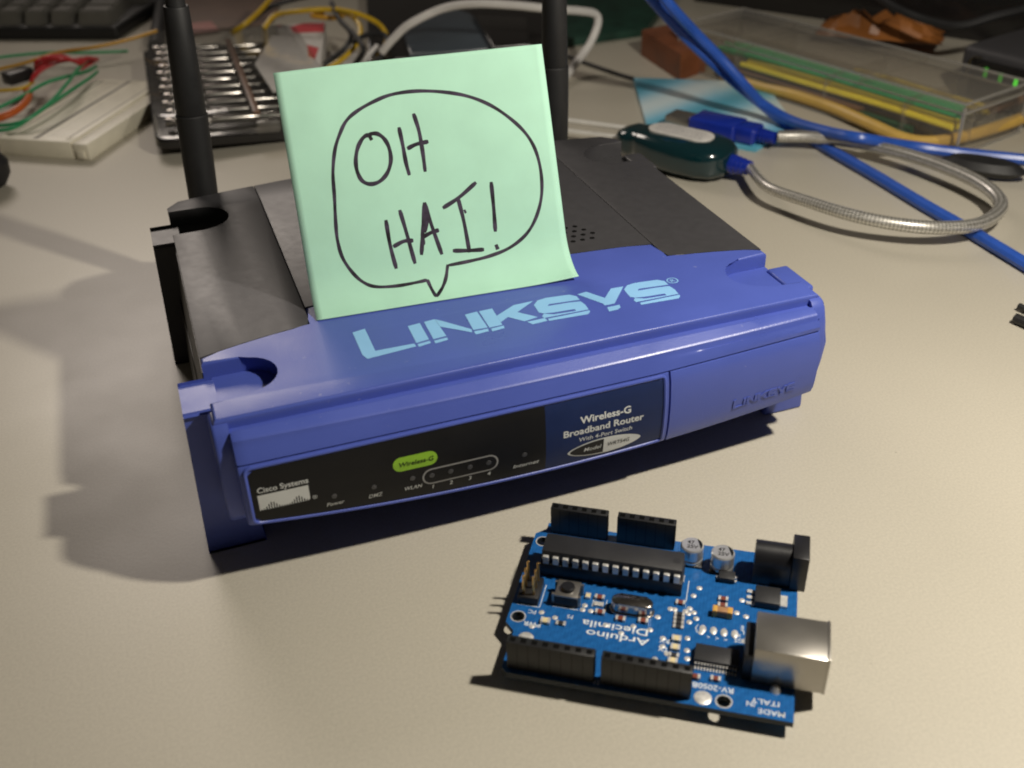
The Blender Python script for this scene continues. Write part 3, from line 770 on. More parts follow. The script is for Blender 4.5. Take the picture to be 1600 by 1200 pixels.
# serial chip
bm = bmesh.new(); addbox(bm, 505, 900, 1440, 1640, .25, 2.0, bev=.12); ft = build('serial_chip', bm, M['chip'], C, local=True)
bm = bmesh.new()
for i in range(14):
    x = 522+27.6*i
    for y0, y1 in ((1640, 1662), (1418, 1440)): addbox(bm, x-7, x+7, y0, y1, .9, 1.25)
    for y0, y1 in ((1658, 1698), (1382, 1422)): addbox(bm, x-7, x+7, y0, y1, .03, .35)
build('serial_chip_leg_row', bm, M['tin'], ft, local=True)
# reset button
bbox('reset_button', 2062, 2296, 950, 1182, .05, 3.0, 'pin_black', .2)
rb = D.objects['reset_button']
bm = bmesh.new(); addbox(bm, 2066, 2292, 954, 1178, 3.0, 3.5, bev=.1)
for x in (2055, 2303):
    for y in (980, 1150): addbox(bm, x-18, x+18, y-14, y+14, .05, 3.3)
build('button_plate', bm, M['steel'], rb, local=True)
bm = bmesh.new(); lathe(bm, [(1.75, 3.5), (1.7, 4.3), (1.5, 4.5), (0, 4.5)], 22, Matrix.Translation(bu(2179, 1066))); build('button_cap', bm, M['black'], rb, local=True)
# crystal
bm = bmesh.new()
def stad(x0, x1, yc, r, n=10): return [(q[0], q[1]) for q in pill(x0, x1, yc, r, n)]
b2 = [tuple(bu(x, y)[:2]) for x, y in stad(1326, 1764, 1090, 92)]; prism(bm, b2, PZ+.03, PZ+.5, bev=.1)
b2 = [tuple(bu(x, y)[:2]) for x, y in stad(1344, 1746, 1090, 76)]; prism(bm, b2, PZ+.5, PZ+3.5, bev=.45, seg=3)
build('crystal', bm, M['chrome'], C, local=True)
# programming pins, upright 3 x 2
bm = bmesh.new(); addbox(bm, 2445, 2645, 930, 1230, .05, 2.5, bev=.15); ic = build('programming_header', bm, M['pin_black'], C, local=True)
for x in (2495, 2595):
    for y in (980, 1080, 1180):
        bm = bmesh.new(); addbox(bm, x-12, x+12, y-12, y+12, 2.5, 8.6, bev=.15); build('pin', bm, M['gold'], ic, local=True)
# regulators
def sot(x0, x1, y0, y1, h, tabs, name='regulator'):
    bm = bmesh.new(); addbox(bm, x0, x1, y0, y1, .15, h, bev=.25); o = build(name, bm, M['chip'], C, local=True)
    bm = bmesh.new()
    for a in tabs: addbox(bm, *a)
    build('regulator_leg_row', bm, M['tin'], o, local=True)
sot(165, 405, 560, 790, 2.2, [(405, 480, 575, 615, .03, .5), (405, 480, 655, 695, .03, .5), (405, 480, 735, 775, .03, .5), (95, 165, 600, 750, .03, .8)])
sot(610, 770, 400, 520, 1.7, [(590, 610, 420, 450, .03, .6), (590, 610, 475, 505, .03, .6), (770, 792, 445, 475, .03, .6)])
# tantalum capacitor and the column of small parts
bm = bmesh.new(); addbox(bm, 610, 780, 925, 1000, .05, 2.1, bev=.2); tt = build('tantalum_capacitor', bm, M['tan'], C, local=True)
bm = bmesh.new(); addbox(bm, 598, 650, 922, 1003, .04, 2.15, bev=.15); addbox(bm, 742, 790, 922, 1003, .04, 2.15, bev=.15); build('end_caps', bm, M['tanbright'], tt, local=True)
def smd(x, y, wx, wy, mat, h=.6):
    bm = bmesh.new(); addbox(bm, x-wx/2, x+wx/2, y-wy/2, y+wy/2, .03, h)
    o = build('chip_component', bm, M[mat], C, local=True)
    bm = bmesh.new()
    if wx >= wy:
        for s in (-1, 1): addbox(bm, x+s*wx*.42-wx*.14, x+s*wx*.42+wx*.14, y-wy*.55, y+wy*.55, .03, h+.03)
    else:
        for s in (-1, 1): addbox(bm, x-wx*.55, x+wx*.55, y+s*wy*.42-wy*.14, y+s*wy*.42+wy*.14, .03, h+.03)
    build('end_pads', bm, M['solder'], o, local=True)
for x, y, wx, wy, mat, h in ((1100, 895, 80, 50, 'redbrown', .7), (1092, 1045, 90, 42, 'chip', .5), (1090, 1100, 90, 42, 'chip', .5), (1088, 1155, 90, 42, 'chip', .5), (1086, 1210, 90, 42, 'chip', .5),
  (1084, 1375, 78, 62, 'ledcream', .9), (1084, 1485, 78, 62, 'ledcream', .9), (1086, 1570, 86, 42, 'chip', .5), (1088, 1655, 78, 62, 'ledcream', .9),
  (1876, 995, 84, 50, 'redbrown', .8), (1870, 1085, 84, 50, 'solder', .5), (1839, 1190, 84, 50, 'redbrown', .8), (1634, 1235, 84, 50, 'redbrown', .8), (1419, 1215, 84, 50, 'redbrown', .8), (1990, 1000, 46, 60, 'ledcream', .7),
  (2328, 1419, 80, 60, 'ledcream', .9), (2180, 1410, 84, 46, 'chip', .5), (700, 760, 84, 48, 'redbrown', .8), (700, 845, 84, 48, 'redbrown', .8), (870, 1790, 80, 46, 'redbrown', .8), (690, 1775, 80, 46, 'redbrown', .8), (1120, 560, 44, 80, 'solder', .5)):
    smd(x, y, wx, wy, mat, h)
# oval solder pads, vias and round pads
bm = bmesh.new()
for x in (858, 758, 660, 561):
    lathe(bm, [(1.0, 0), (.95, .12), (.5, .3), (0, .34)], 18, Matrix.Translation(bu(x, 1183, .02)) @ Matrix.Diagonal((.85, 1.35, 1, 1)))
build('selector_pads', bm, M['solder'], board, local=True)
bm = bmesh.new()
for x, y in ((1004, 940), (1010, 1010), (960, 985), (1145, 985), (1040, 985), (990, 1120), (930, 1060), (1185, 985), (1210, 1380), (1200, 1480), (1150, 1560), (985, 1330), (975, 1480), (960, 1580), (930, 1690), (1250, 1650), (2250, 1340), (2390, 1300), (1930, 1180), (1760, 1330), (1600, 1400), (1500, 1290), (1340, 1300), (2000, 1120), (2010, 1180), (2440, 1500), (560, 900), (870, 1230), (470, 1250), (1290, 1120), (940, 640), (985, 760), (520, 720), (470, 930)):
    ring(bm, circ((x, y), 28, 14), circ((x, y), 11, 14), lambda p, q: bu(p, q, .03))
    lathe(bm, [(.62, 0), (.35, .12), (0, .14)], 12, Matrix.Translation(bu(x, y, .025)))
lathe(bm, [(2.0, 0), (1.9, .06), (0, .08)], 20, Matrix.Translation(bu(782, 2000, .02)))
lathe(bm, [(1.9, 0), (1.8, .06), (0, .08)], 20, Matrix.Translation(bu(2465, 1655, .02)))
build('solder_dots', bm, M['solder'], board, local=True)
# printed lettering
bm = bmesh.new()
def silk(s, x, y, size, width=None, bold=.01, flip=False, sp=1.0):
    z = .035
    if flip: text(bm, s, size, lambda u, v: bu(x, y, z)+Vector((-u, -v, 0)), 0, 0, bold=bold, width=width, sp=sp)
    else: text(bm, s, size, lambda u, v: bu(x, y, z)+Vector((u, v, 0)), 0, 0, bold=bold, width=width, sp=sp)
silk('Arduino', 1330, 1425, 3.0, width=15.2, bold=.03)
silk('Diecimila', 1345, 1305, 3.0, width=16.0, bold=.03)
silk('PWR', 2360, 1445, 2.0, bold=.03); silk('PC', 2440, 1290, 1.7); silk('F5', 2080, 1275, 1.7)
silk('RX', 1140, 1385, 1.9, bold=.02); silk('TX', 1140, 1490, 1.9, bold=.02)
for x, s in ((1390, 'P'), (1490, 'P'), (1590, 'P'), (1900, 'P'), (2000, 'P'), (2200, 'P')): silk(s, x, 1880, 1.7, bold=.02)
silk('TH', 1960, 1800, 1.9, bold=.02); silk('L', 1180, 1770, 1.9); silk('27', 1690, 2010, 1.7)
silk('RV-20S0B', 520, 1840, 2.2, width=9.2, bold=.02)
silk('MADE', 70, 2010, 2.0, width=5.8); silk('IN', 330, 1950, 2.0); silk('ITALY', 120, 1905, 2.0, width=6.2)
silk('L', 470, 1120, 1.8); silk('E', 480, 1060, 1.8); silk('X2', 500, 1170, 1.7); silk('GS', 480, 1235, 1.7)
for x in (620, 700, 780): silk('<', x, 1250, 1.5)
for y in (900, 930): silk('.', 1040, y, 1.5)
def line(x0, y0, x1, y1, w_=7):
    d = Vector((x1-x0, y1-y0)).normalized(); n_ = Vector((-d.y, d.x))*w_/2
    poly_sheet(bm, [[(x0+n_.x, y0+n_.y), (x1+n_.x, y1+n_.y), (x1-n_.x, y1-n_.y), (x0-n_.x, y0-n_.y)]], lambda p, q: bu(p, q, .035))
for a in ((2425, 925, 2425, 1240), (2425, 1240, 2650, 1240), (2050, 1195, 2310, 1195), (905, 1130, 925, 1180), (925, 1180, 905, 1235), (1050, 560, 1050, 860), (1800, 1000, 1800, 1130), (1930, 960, 1930, 1120)): line(*a)
build('silkscreen', bm, M['silk'], board, local=True)

# ------------------------------------------------------------------ serial adapter: teal pod, braided cable, blue plug
S = thing('serial_adapter', 'translucent dark teal adapter pod with looped braided cable and blue plug', 'usb adapter', (150, 206, 0))
dx = Vector((.53, -.848, 0)); dy = Vector((.848, .53, 0)); dc = Vector((151, 207, 0))
def pod_pt(u, v, z): return dc+dx*u*.86+dy*v*.95+Vector((0, 0, z))
bm = bmesh.new(); rings = []
for u, hw, hh in ((-38, 4, 3), (-36.5, 8, 5), (-31, 10.5, 6.6), (-25, 10, 7), (-20, 12.5, 8), (-8, 15.5, 8.6), (6, 16.5, 8.8), (18, 16, 8.6), (26, 13.5, 7.8), (31, 9, 6), (32.5, 4, 3)):
    rr = []
    for k in range(24):
        a = 2*math.pi*k/24; c_, s_ = math.cos(a), math.sin(a); e = .62
        rr.append(bm.verts.new(pod_pt(u, hw*math.copysign(abs(c_)**e, c_), 9.0+hh*math.copysign(abs(s_)**e, s_))))
    rings.append(rr)
for a, b in zip(rings, rings[1:]):
    for k in range(24): bm.faces.new((a[k], a[(k+1) % 24], b[(k+1) % 24], b[k]))
bm.faces.new(rings[0]); bm.faces.new(rings[-1])
bmesh.ops.subdivide_edges(bm, edges=bm.edges, cuts=1, use_grid_fill=True, smooth=.5)
pod = build('pod', bm, M['teal'], S, angle=60)
bm = bmesh.new()
sp_ = [pod_pt(x, y, 0) for x, y in pill(-19, 20, 0, 7.2)]
prism(bm, [(q.x, q.y) for q in sp_], 17.2, 18.05, bev=.2); stk = build('pod_sticker', bm, M['card'], S)
bm = bmesh.new()
for i, s_ in enumerate(('USB SERIAL', 'ADAPTER RS', '232')): text(bm, s_, 3.0, lambda u, v: pod_pt(-11+u, 3.2-v0+v, 18.1), 0, 0, bold=.02) if False else None
for r_ in range(3):
    x = -14
    while x < 13:
        l = random.uniform(1.2, 3); line_ = [(x, 3.2-r_*3.4), (x+l, 3.2-r_*3.4), (x+l, 4.1-r_*3.4), (x, 4.1-r_*3.4)]
        poly_sheet(bm, [line_], lambda a, b: pod_pt(a, b, 18.1)); x += l+.7
build('sticker_print', bm, M['grey_ink'], stk)
# split line round the pod in brighter teal
sr = [pod_pt(31.5, 0, 8.2), pod_pt(38, 0, 8.0), pod_pt(44, 0, 8.5)]
bm = bmesh.new(); tube(bm, sr, lambda t: 4.6-1.6*t, 16)
for k in range(4):
    q = pod_pt(33.5+k*2.6, 0, 8.1); mt, _ = frame_to(q, q+dx); lathe(bm, [(4.7-.4*k, 0), (4.7-.4*k, 1.0)], 16, mt)
build('strain_relief', bm, M['blue_trans'], S)
loopP = [pod_pt(43, 0, 8.5)]+px((1200, 292, 10), (1262, 315, 11), (1330, 336, 11), (1400, 350, 10), (1470, 356, 9), (1530, 350, 8), (1562, 328, 8), (1556, 305, 9), (1520, 280, 10), (1460, 255, 10), (1400, 237, 9), (1330, 222, 8), (1270, 214, 7.5), (1215, 213, 7))
cable('braided_cable', loopP, lambda t: 2.2+.75*min(1, t*2.2), M['braid'], parent=S, seg=14, n=12)
pa, pb = at(1086, 188, 7), at(1180, 208, 7)
ax_ = (pb-pa).normalized(); sd = Vector((-ax_.y, ax_.x, 0))
mt = Matrix(((ax_.x, sd.x, 0, pa.x), (ax_.y, sd.y, 0, pa.y), (0, 0, 1, 0), (0, 0, 0, 1)))
L0 = (pb-pa).length
bm = bmesh.new(); box(bm, (13, 0, 6.5), (26, 16, 9), 1.4, 3, mt=mt); box(bm, (L0*.5+13, 0, 6.5), (L0-22, 12.5, 8.4), 1.6, 3, mt=mt)
plug = build('usb_plug', bm, M['blue_trans'], S)
bm = bmesh.new(); box(bm, (-7, 0, 6.5), (15, 12, 4.5), .4, mt=mt); build('plug_shell', bm, M['steel'], plug)
bm = bmesh.new()
for k in range(5):
    rr = 4.0-.25*k; q = mt @ Vector((L0+1.5+k*2.0, 0, 6.5)); m2, _ = frame_to(q, q+ax_); lathe(bm, [(rr, 0), (rr, 1.3)], 16, m2)
rod(bm, mt @ Vector((L0-2, 0, 6.5)), mt @ Vector((L0+11, 0, 6.8)), 2.9)
build('plug_boot', bm, M['blue_trans'], plug)

# ------------------------------------------------------------------ things behind, left side
# breadboard
u_ = Vector((.53, .848, 0)); v_ = Vector((-.848, .53, 0)); bc = Vector((-116.5, 332.5, 0))
BB = thing('breadboard', 'ivory solderless breadboard with loose jumper wires on it', 'breadboard', bc, math.atan2(u_.y, u_.x))
def bbp(a, b, z=0): return Vector((a, b, z))
bm = bmesh.new(); box(bm, (50, 30.5, 4.6), (100, 42, 9.2), .6, 2); build('terminal_block', bm, M['ivory'], BB, local=True)
bm = bmesh.new(); box(bm, (50, 4.6, 4.2), (100, 8.8, 8.4), .5, 2); box(bm, (-.4, 4.6, 3), (1.2, 4, 4), .2); build('power_rail', bm, M['ivory'], BB, local=True)
bm = bmesh.new()
for y in (13.5, 47): box(bm, (50, y, 9.1), (92, .8, .35))
box(bm, (50, 30.5, 9.0), (96, 3.0, .5))
for i in range(33):
    for j in list(range(5)): 
        for y0 in (16, 36): box(bm, (7+i*2.7, y0+j*2.4, 9.22), (.8, .8, .06))
    for y in (3, 6): box(bm, (7+i*2.7, y, 8.42), (.8, .8, .06))
build('contact_holes', bm, M['ivory_dark'], BB, local=True)
for x, y in ((4, 49.5), (4, 12)):
    bm = bmesh.new(); lathe(bm, [(1.6, 9.2), (1.4, 9.5), (0, 9.5)], 14, Matrix.Translation((x, y, 0))); build('corner_stud', bm, M['ivory'], BB, local=True)
# jumper wires over the breadboard
def jw(name, pts, mat, label, r=1.0, group='jumper wires on the breadboard'): cable(name, pts, r, M[mat], label, 'wire', group)
for i in range(9):
    o_ = i*2.2; q = [(48+i*1.2, 128-i*2.2, 12), (62+random.uniform(-5, 8), 112-i*2.6, 16+i*.7), (95+random.uniform(-8, 8), 98-i*1.4, 20+random.uniform(-3, 4)), (125, 92+i*1.0, 18), (152-i*2, 92-i*.3, 13), (148-i*2.5, 96+i*1.5, 9)]
    jw('red_wire', px(*q), 'wire_red', 'thin red jumper wire in the red tangle on the breadboard', .9, 'red jumper wires tangled on the breadboard')
jw('green_wire', px((-10, 172, 12), (35, 150, 14), (70, 130, 16), (110, 118, 16), (135, 112, 13), (150, 104, 10)), 'wire_green', 'green wire rising straight across the middle of the breadboard', 1.0)
jw('green_wire', px((-15, 198, 11), (35, 190, 14), (75, 163, 18), (105, 130, 20), (120, 110, 18), (136, 94, 12)), 'wire_green', 'green wire arched highest over the breadboard towards the red tangle', 1.0)
jw('green_wire', px((-15, 206, 10), (25, 198, 12), (65, 172, 14), (105, 145, 14), (140, 122, 12), (152, 112, 9)), 'wire_green', 'green wire lying lowest across the front of the breadboard', 1.0)
jw('green_wire', px((-20, 92, 8), (30, 86, 8), (80, 82, 8), (140, 82, 8), (200, 80, 6)), 'wire_green', 'long green wire running straight behind the breadboard', 1.0)
jw('orange_wire', px((-20, 190, 11), (15, 178, 13), (38, 162, 14), (46, 146, 12), (40, 140, 9)), 'wire_orange', 'thick orange wire curling at the left of the breadboard', 2.0)
jw('yellow_wire', px((-10, 142, 11), (20, 140, 12), (40, 136, 12), (52, 128, 10)), 'wire_yellow', 'short yellow wire beside the black chip on the breadboard', 1.0)
jw('amber_wire', px((-20, 112, 14), (40, 98, 18), (90, 82, 22), (150, 73, 26), (200, 62, 28), (245, 48, 30)), 'wire_amber', 'long amber wire stretched from the left edge to the driver case', 1.0)
bm = bmesh.new(); c_ = at(28, 118, 12); box(bm, c_, (16, 9, 7), .8, 2, rz=.6); tag(build('black_chip', bm, M['black']), 'black chip plugged in among wires at the left of the breadboard', 'chip')
# case of small screwdrivers; its left side rests on the breadboard
TK = thing('driver_case', 'black case with a clear lid full of small silver screwdrivers', 'case', (-82, 318, 4))
tilt = math.radians(3.0)
CM = Matrix.Translation((-84, 318, 5.6)) @ Matrix.Rotation(math.radians(-1.5), 4, 'Z') @ Matrix.Rotation(tilt, 4, 'Y')
CW, CL = 97, 176
def rrect(w_, l_, r, n=6, x0=0, y0=0):
    p = []
    for cx, cy, a0 in ((w_-r, r, -90), (w_-r, l_-r, 0), (r, l_-r, 90), (r, r, 180)):
        for i in range(n+1): a = math.radians(a0+90*i/n); p.append((x0+cx+r*math.cos(a), y0+cy+r*math.sin(a)))
    return p
def shell(name, mat, w_, l_, r, z0, z1, t, parent, x0=0, y0=0, top_=True, mtx=CM):
    bm = bmesh.new(); b2 = bmesh.new(); prism(b2, rrect(w_, l_, r, 6, x0, y0), z0, z1, bev=1.4, seg=3); merge(bm, b2, mtx)
    return build(name, bm, M[mat], parent)
shell('tray', 'case_black', CW, CL, 8, 0, 5, 1, TK)
shell('lid', 'clear', CW-2, CL-2, 8, 5.2, 16, 1, TK, 1, 1)
bm = bmesh.new(); box(bm, (52, 88, 11), (3.5, 150, 2.2), .4, mt=CM); build('holder_bar', bm, M['wire_brown'], TK)
bm = bmesh.new(); box(bm, (56, -.8, 8.0), (12, 3.4, 6), .8, 2, mt=CM); build('latch', bm, M['kit_clear'], TK)
for i in range(11):
    y = 14+i*14.2; bm = bmesh.new(); e = CM @ Vector((6+(i % 2)*1.5, y, 9)); f = CM @ Vector((30, y, 9)); g_ = CM @ Vector((48+((i*7) % 5)*3+(6 if i < 3 else 0), y, 9)); h_ = CM @ Vector((66+((i*5) % 7)*2.3+(14 if i < 2 else 0), y, 9))
    d_ = f-e
    m2, L1 = frame_to(e, f); lathe(bm, [(2.2, 0), (2.6, .6), (2.6, 3.2), (1.5, 3.8), (1.5, 4.6), (2.6, 5.2), (2.6, L1-1), (1.9, L1)], 14, m2)
    lab = 'small silver screwdriver in the clear lidded case'
    o = tag(build('screwdriver', bm, M['chrome']), lab, 'screwdriver', 'silver screwdrivers in the clear lidded case')
    bm = bmesh.new(); m2, L2 = frame_to(f, g_); lathe(bm, [(1.9, 0), (2.1, L2*.8), (1.0, L2)], 12, m2); m2, L3 = frame_to(g_, h_); lathe(bm, [(1.1, 0), (1.1, L3*.8), (.5, L3)], 10, m2)
    for v in bm.verts: v.co -= o.location/MM
    build('shaft', bm, M['chrome'], o, local=True)
bm = bmesh.new(); cp = [(61, 95), (79, 157), (91, 157), (92.5, 82), (78, 45), (64, 39)]
prism(bm, cp, 13.0, 13.8); bmesh.ops.transform(bm, matrix=CM, verts=bm.verts)
tag(build('white_card', bm, M['card']), 'white cut corner paper card inside the screwdriver case', 'card')
# keyboard
ka = Vector((.908, -.419, 0)); kc = at(186, 63, 0)
KB = thing('keyboard', 'black computer keyboard with grey keys at the far left corner', 'keyboard', kc, math.atan2(ka.y, ka.x))
bm = bmesh.new(); box(bm, (-215, 66, 4.5), (430, 132, 9), 2, 3); build('keyboard_body', bm, M['kb'], KB, local=True)
for r_ in range(6):
    x = -4-(r_ % 3)*3.5
    for c_ in range(9):
        w_ = 26 if (c_ == 0 and r_ < 3) else 16.2
        b2 = bmesh.new(); bmesh.ops.create_cube(b2, size=1)
        for v in b2.verts:
            t = v.co.z > 0; k = .80 if t else 1
            v.co = Vector((x-w_/2+v.co.x*w_*k, 11.5+r_*19.2+v.co.y*17*k+(1.5 if t else 0), 18.5 if t else 8))
        bmesh.ops.bevel(b2, geom=list(b2.edges), offset=1.2, segments=2, affect='EDGES')
        build('key', b2, M['key'], KB, local=True); x -= w_+2.8
# pen, flat brown sheet, paper slip
bm = bmesh.new(); rod(bm, at(243, 75, 5), at(262, -60, 5), 5.0, 4.6, 16, .8); tag(build('marker_pen', bm, M['rubber']), 'black marker pen lying between keyboard and driver case', 'pen')
def slab(name, corners, th, mat, label, cat, z0=0.0, bev=.2):
    bm = bmesh.new(); prism(bm, [tuple(at(x, y, z0+th)[:2]) for x, y in corners], z0, z0+th, bev=bev)
    return tag(build(name, bm, M[mat]), label, cat)
slab('brown_sheet', [(285, 55), (425, 32), (470, -70), (290, -70)], 2, 'mauve', 'mauve brown flat sheet lying behind the driver case', 'cardboard')  # thin brownish sheet laid flat over the far table
slab('pink_slip', [(296, 52), (342, 46), (330, 33), (296, 36)], .6, 'pink', 'pink paper slip on the brown sheet', 'paper', 2.05, .05)
# red and white carton
RX = thing('carton', 'small white carton with red printing behind the driver case', 'carton', at(470, 100))
def carton(corners_px, h):
    bm = bmesh.new(); prism(bm, [tuple(at(x, y, h)[:2]) for x, y in corners_px], 0, h, bev=.4); return bm
build('carton_body', carton([(430, 40), (508, 34), (500, 110), (462, 118)], 14), M['card'], RX)
for q in ([(452, 42), (475, 36), (507, 36), (506, 50), (460, 52)], [(480, 70), (498, 75), (492, 93), (482, 88)], [(430, 41), (440, 38), (438, 43)]):
    bm = bmesh.new(); poly_sheet(bm, [[tuple(at(x, y, 14)[:2]) for x, y in q]], lambda x, y: (x, y, 14.06)); build('red_print', bm, M['redprint'], RX)
slab('white_slip', [(498, 80), (560, 82), (545, 110), (490, 108)], .6, 'card', 'white paper slip beside the red printed carton', 'paper')
# power lead bundle
G1 = 'leads of the power cable bundle'
def lead(name, q, mat, label, r=1.6): cable(name, px(*q), r, M[mat], label, 'wire', G1)
lead('yellow_lead', [(362, 52, 16), (385, 36, 22), (405, 18, 24), (432, -12, 28)], 'wire_yellow', 'yellow lead rising to the picture top behind the driver case')
lead('yellow_lead', [(412, 45, 18), (430, 24, 24), (470, 17, 28), (515, 15, 28), (548, 24, 26), (563, 45, 22), (556, 70, 16), (535, 92, 10), (505, 112, 5)], 'wire_yellow', 'yellow lead arched over the red and white carton')
lead('yellow_lead', [(525, 14, 30), (560, 22, 28), (592, 38, 22), (604, 60, 16), (594, 84, 10), (570, 108, 5)], 'wire_yellow', 'rightmost yellow lead of the bundle beside the white cable')
lead('yellow_lead', [(505, 20, 24), (488, 24, 24), (520, 28, 22), (540, 22, 22)], 'wire_amber', 'short amber lead knotted at the top of the bundle')
lead('black_lead', [(395, 30, 20), (430, 8, 24), (490, -8, 28)], 'rubber', 'black lead rising beside the highest yellow one')
lead('black_lead', [(518, 4, 30), (530, 30, 26), (548, 52, 22), (540, 74, 16), (510, 98, 8), (480, 116, 4)], 'rubber', 'black lead crossing under the arched yellow lead')
lead('black_lead', [(552, 66, 20), (572, 55, 22), (600, 54, 20), (605, 72, 16), (590, 94, 10), (560, 112, 6)], 'rubber', 'black lead looped tight round the rightmost yellow one')
lead('black_lead', [(548, 48, 24), (560, 62, 22), (568, 80, 18), (552, 104, 8)], 'rubber', 'black lead hanging in the middle of the bundle')
lead('white_lead', [(590, 72, 14), (575, 88, 10), (560, 112, 5)], 'wire_white', 'short white lead among the yellow and black bundle')
cable('white_cable', px((596, 82, 14), (615, 60, 22), (640, 38, 30), (690, 14, 38), (740, 6, 42), (800, 8, 42), (860, 14, 40), (905, 17, 36), (930, 22, 32), (934, 38, 26), (922, 68, 16), (905, 92, 9), (880, 125, 3), (850, 160, 2.6)), 2.4, M['wire_white'], 'thick white cable bowed up behind the note and right antenna', 'cable')
# dark things at the back
MB_ = thing('monitor_stand', 'dark glossy monitor stand behind the green note', 'stand', (120, 560, 0))
bm = bmesh.new(); prism(bm, [tuple(at(x, y, 10)[:2]) for x, y in ((575, 96), (850, 70), (870, -60), (570, -60))], 0, 10, bev=2, seg=3); build('stand_base', bm, M['case_black'], MB_)
bm = bmesh.new(); prism(bm, [tuple(at(x, y, 14)[:2]) for x, y in ((640, 84), (770, 74), (756, 40), (735, 20), (700, 8), (660, 22), (630, 50))], 10.05, 14, bev=1.5, seg=3); build('stand_plate', bm, M['steelblue'], MB_)
bm = bmesh.new(); prism(bm, [tuple(at(x, y, 18)[:2]) for x, y in ((770, 72), (828, 68), (824, 26), (740, 22))], 10.05, 18, bev=1.5, seg=3); build('stand_foot', bm, M['case_black'], MB_)
slab('green_board', [(880, 62), (1010, 44), (1060, -20), (1010, -50), (880, -30)], 5, 'dkgreen', 'dark green circuit card lying flat right of the right antenna', 'board')
BX = thing('black_equipment', 'black equipment box in the dark at the top right', 'equipment', at(1300, 0))
bm = bmesh.new(); a, b = at(1085, 2, 0), at(1660, 84, 0); d_ = (b-a).normalized(); n_ = Vector((-d_.y, d_.x, 0))
prism(bm, [tuple(q[:2]) for q in (a, b, b+n_*160, a+n_*160)], 0, 34, bev=3, seg=3); build('equipment_body', bm, M['case_black'], BX)
cable('black_strand', px((872, 82, 1.5), (915, 98, 1.5), (955, 112, 1.5), (990, 123, 1.5)), 1.1, M['rubber'], 'thin black line on the table right of the right antenna', 'cord')  # thin dark line drawn as a tube along the table
# wooden block
bm = bmesh.new(); prism(bm, [tuple(at(x, y, 16)[:2]) for x, y in ((1003, 46), (1052, 36), (1105, 70), (1064, 84))], 0, 16, bev=.8); tag(build('wooden_block', bm, M['rust']), 'orange brown wooden block at the end of the clear wire box', 'block')
# wave printed booklet
bm = bmesh.new(); prism(bm, [tuple(at(x, y, 2)[:2]) for x, y in ((990, 121), (1195, 128), (1245, 198), (1180, 232), (1012, 200))], 0, 2, bev=.2); tag(build('booklet', bm, M['wave']), 'pale blue booklet with a teal wave print under the cables', 'booklet')
# tweezers lying behind the router
TW = thing('tweezers', 'bright metal tweezers lying behind the router', 'tweezers', at(930, 195))
for q in (((835, 182, 8), (985, 201, 8)), ((835, 199, 5), (985, 217, 5))):
    bm = bmesh.new(); rod(bm, at(*q[0]), at(*q[1]), 1.5, 1.3, 12, .2); build('arm', bm, M['bright'], TW)
# clear box of jumper wires
KA, KBv = Vector((226, 352, 0)), Vector((279, 166, 0)); ku = (KBv-KA).normalized(); kv = Vector((-ku.y, ku.x, 0)); KL = (KBv-KA).length
KT = thing('wire_box', 'scuffed clear plastic box holding straight coloured jumper wires', 'box', KA, math.atan2(ku.y, ku.x))
def kp(a, b, z): return KA+ku*a+kv*b+Vector((0, 0, z))
bm = bmesh.new(); box(bm, (KL/2, 27, 11), (KL, 54, 22), 1.2, 2); build('box_shell', bm, M['kit_clear'], KT, local=True)
bm = bmesh.new(); box(bm, (KL/2, 27, 24), (KL+2, 57, 4), 1.0, 2); box(bm, (42, 27, 24.5), (1.2, 55, 3.4)); box(bm, (KL-60, 27, 24.5), (1.2, 55, 3.4)); build('box_lid', bm, M['kit_clear'], KT, local=True)
bm = bmesh.new()
for y in (.2, 53.8):
    for z in (.8, 21.5, 26.2): box(bm, (KL/2, y, z), (KL+2, 1.1, 1.1))
for x in (-.4, KL+.4):
    for z in (.8, 21.5, 26.2): box(bm, (x, 27, z), (1.1, 52, 1.1))
    for y in (.2, 53.8): box(bm, (x, y, 13), (1.3, 1.3, 23))
build('box_rim', bm, M['kit_edge'], KT, local=True)
bm = bmesh.new()
for x in (45, 110, 160): box(bm, (x, 27, 11), (1.0, 51, 18))
for y in (15, 34): box(bm, (KL/2, y, 10), (KL-6, 1.0, 16))
build('box_divider', bm, M['kit_clear'], KT, local=True)
names = [('green', 'kit_green', 'green jumper wire lying straight in the clear box'), ('yellow', 'kit_yellow', 'yellow jumper wire lying straight in the clear box'), ('dark_green', 'wire_dgreen', 'dark green jumper wire at the front of the clear box'), ('orange', 'wire_orange', 'orange jumper wire lying in the clear box'), ('brown', 'wire_brown', 'brown jumper wire lying in the clear box')]
random.seed(3)
def kitw(k, a0, a1, b, z, r=1.1):
    nm, mt_, lb = names[k]; j = lambda: random.uniform(-.8, .8)
    cable(nm+'_wire', [kp(a0, b+j(), z), kp((a0*2+a1)/3, b+j(), z+.5), kp((a0+a1*2)/3, b+j(), z+.3), kp(a1, b+j(), z)], r, M[mt_], lb, 'wire', nm.replace('_', ' ')+' wires in the clear box')
for i in range(6): kitw(0, 24+i*2, KL-8-i, 10+i*2.2, 15+(i % 2)*2.2, 1.6)
for i in range(4): kitw(1, 48+i*3, KL-6, 4+i*1.7, 12+(i % 2)*1.8, 1.5)
for i in range(4): kitw(2, 30, KL-30, 3.5+i*1.7, 3+(i % 2)*2, 1.2)
for i in range(4): kitw(3, 50+i*9, KL-20-i*10, 19+i*3.4, 14-(i % 2)*2, 1.2)
for i in range(4): kitw(1, 90+i*3, KL-8-i*4, 37+i*3.2, 12-(i % 2)*2, 1.2)
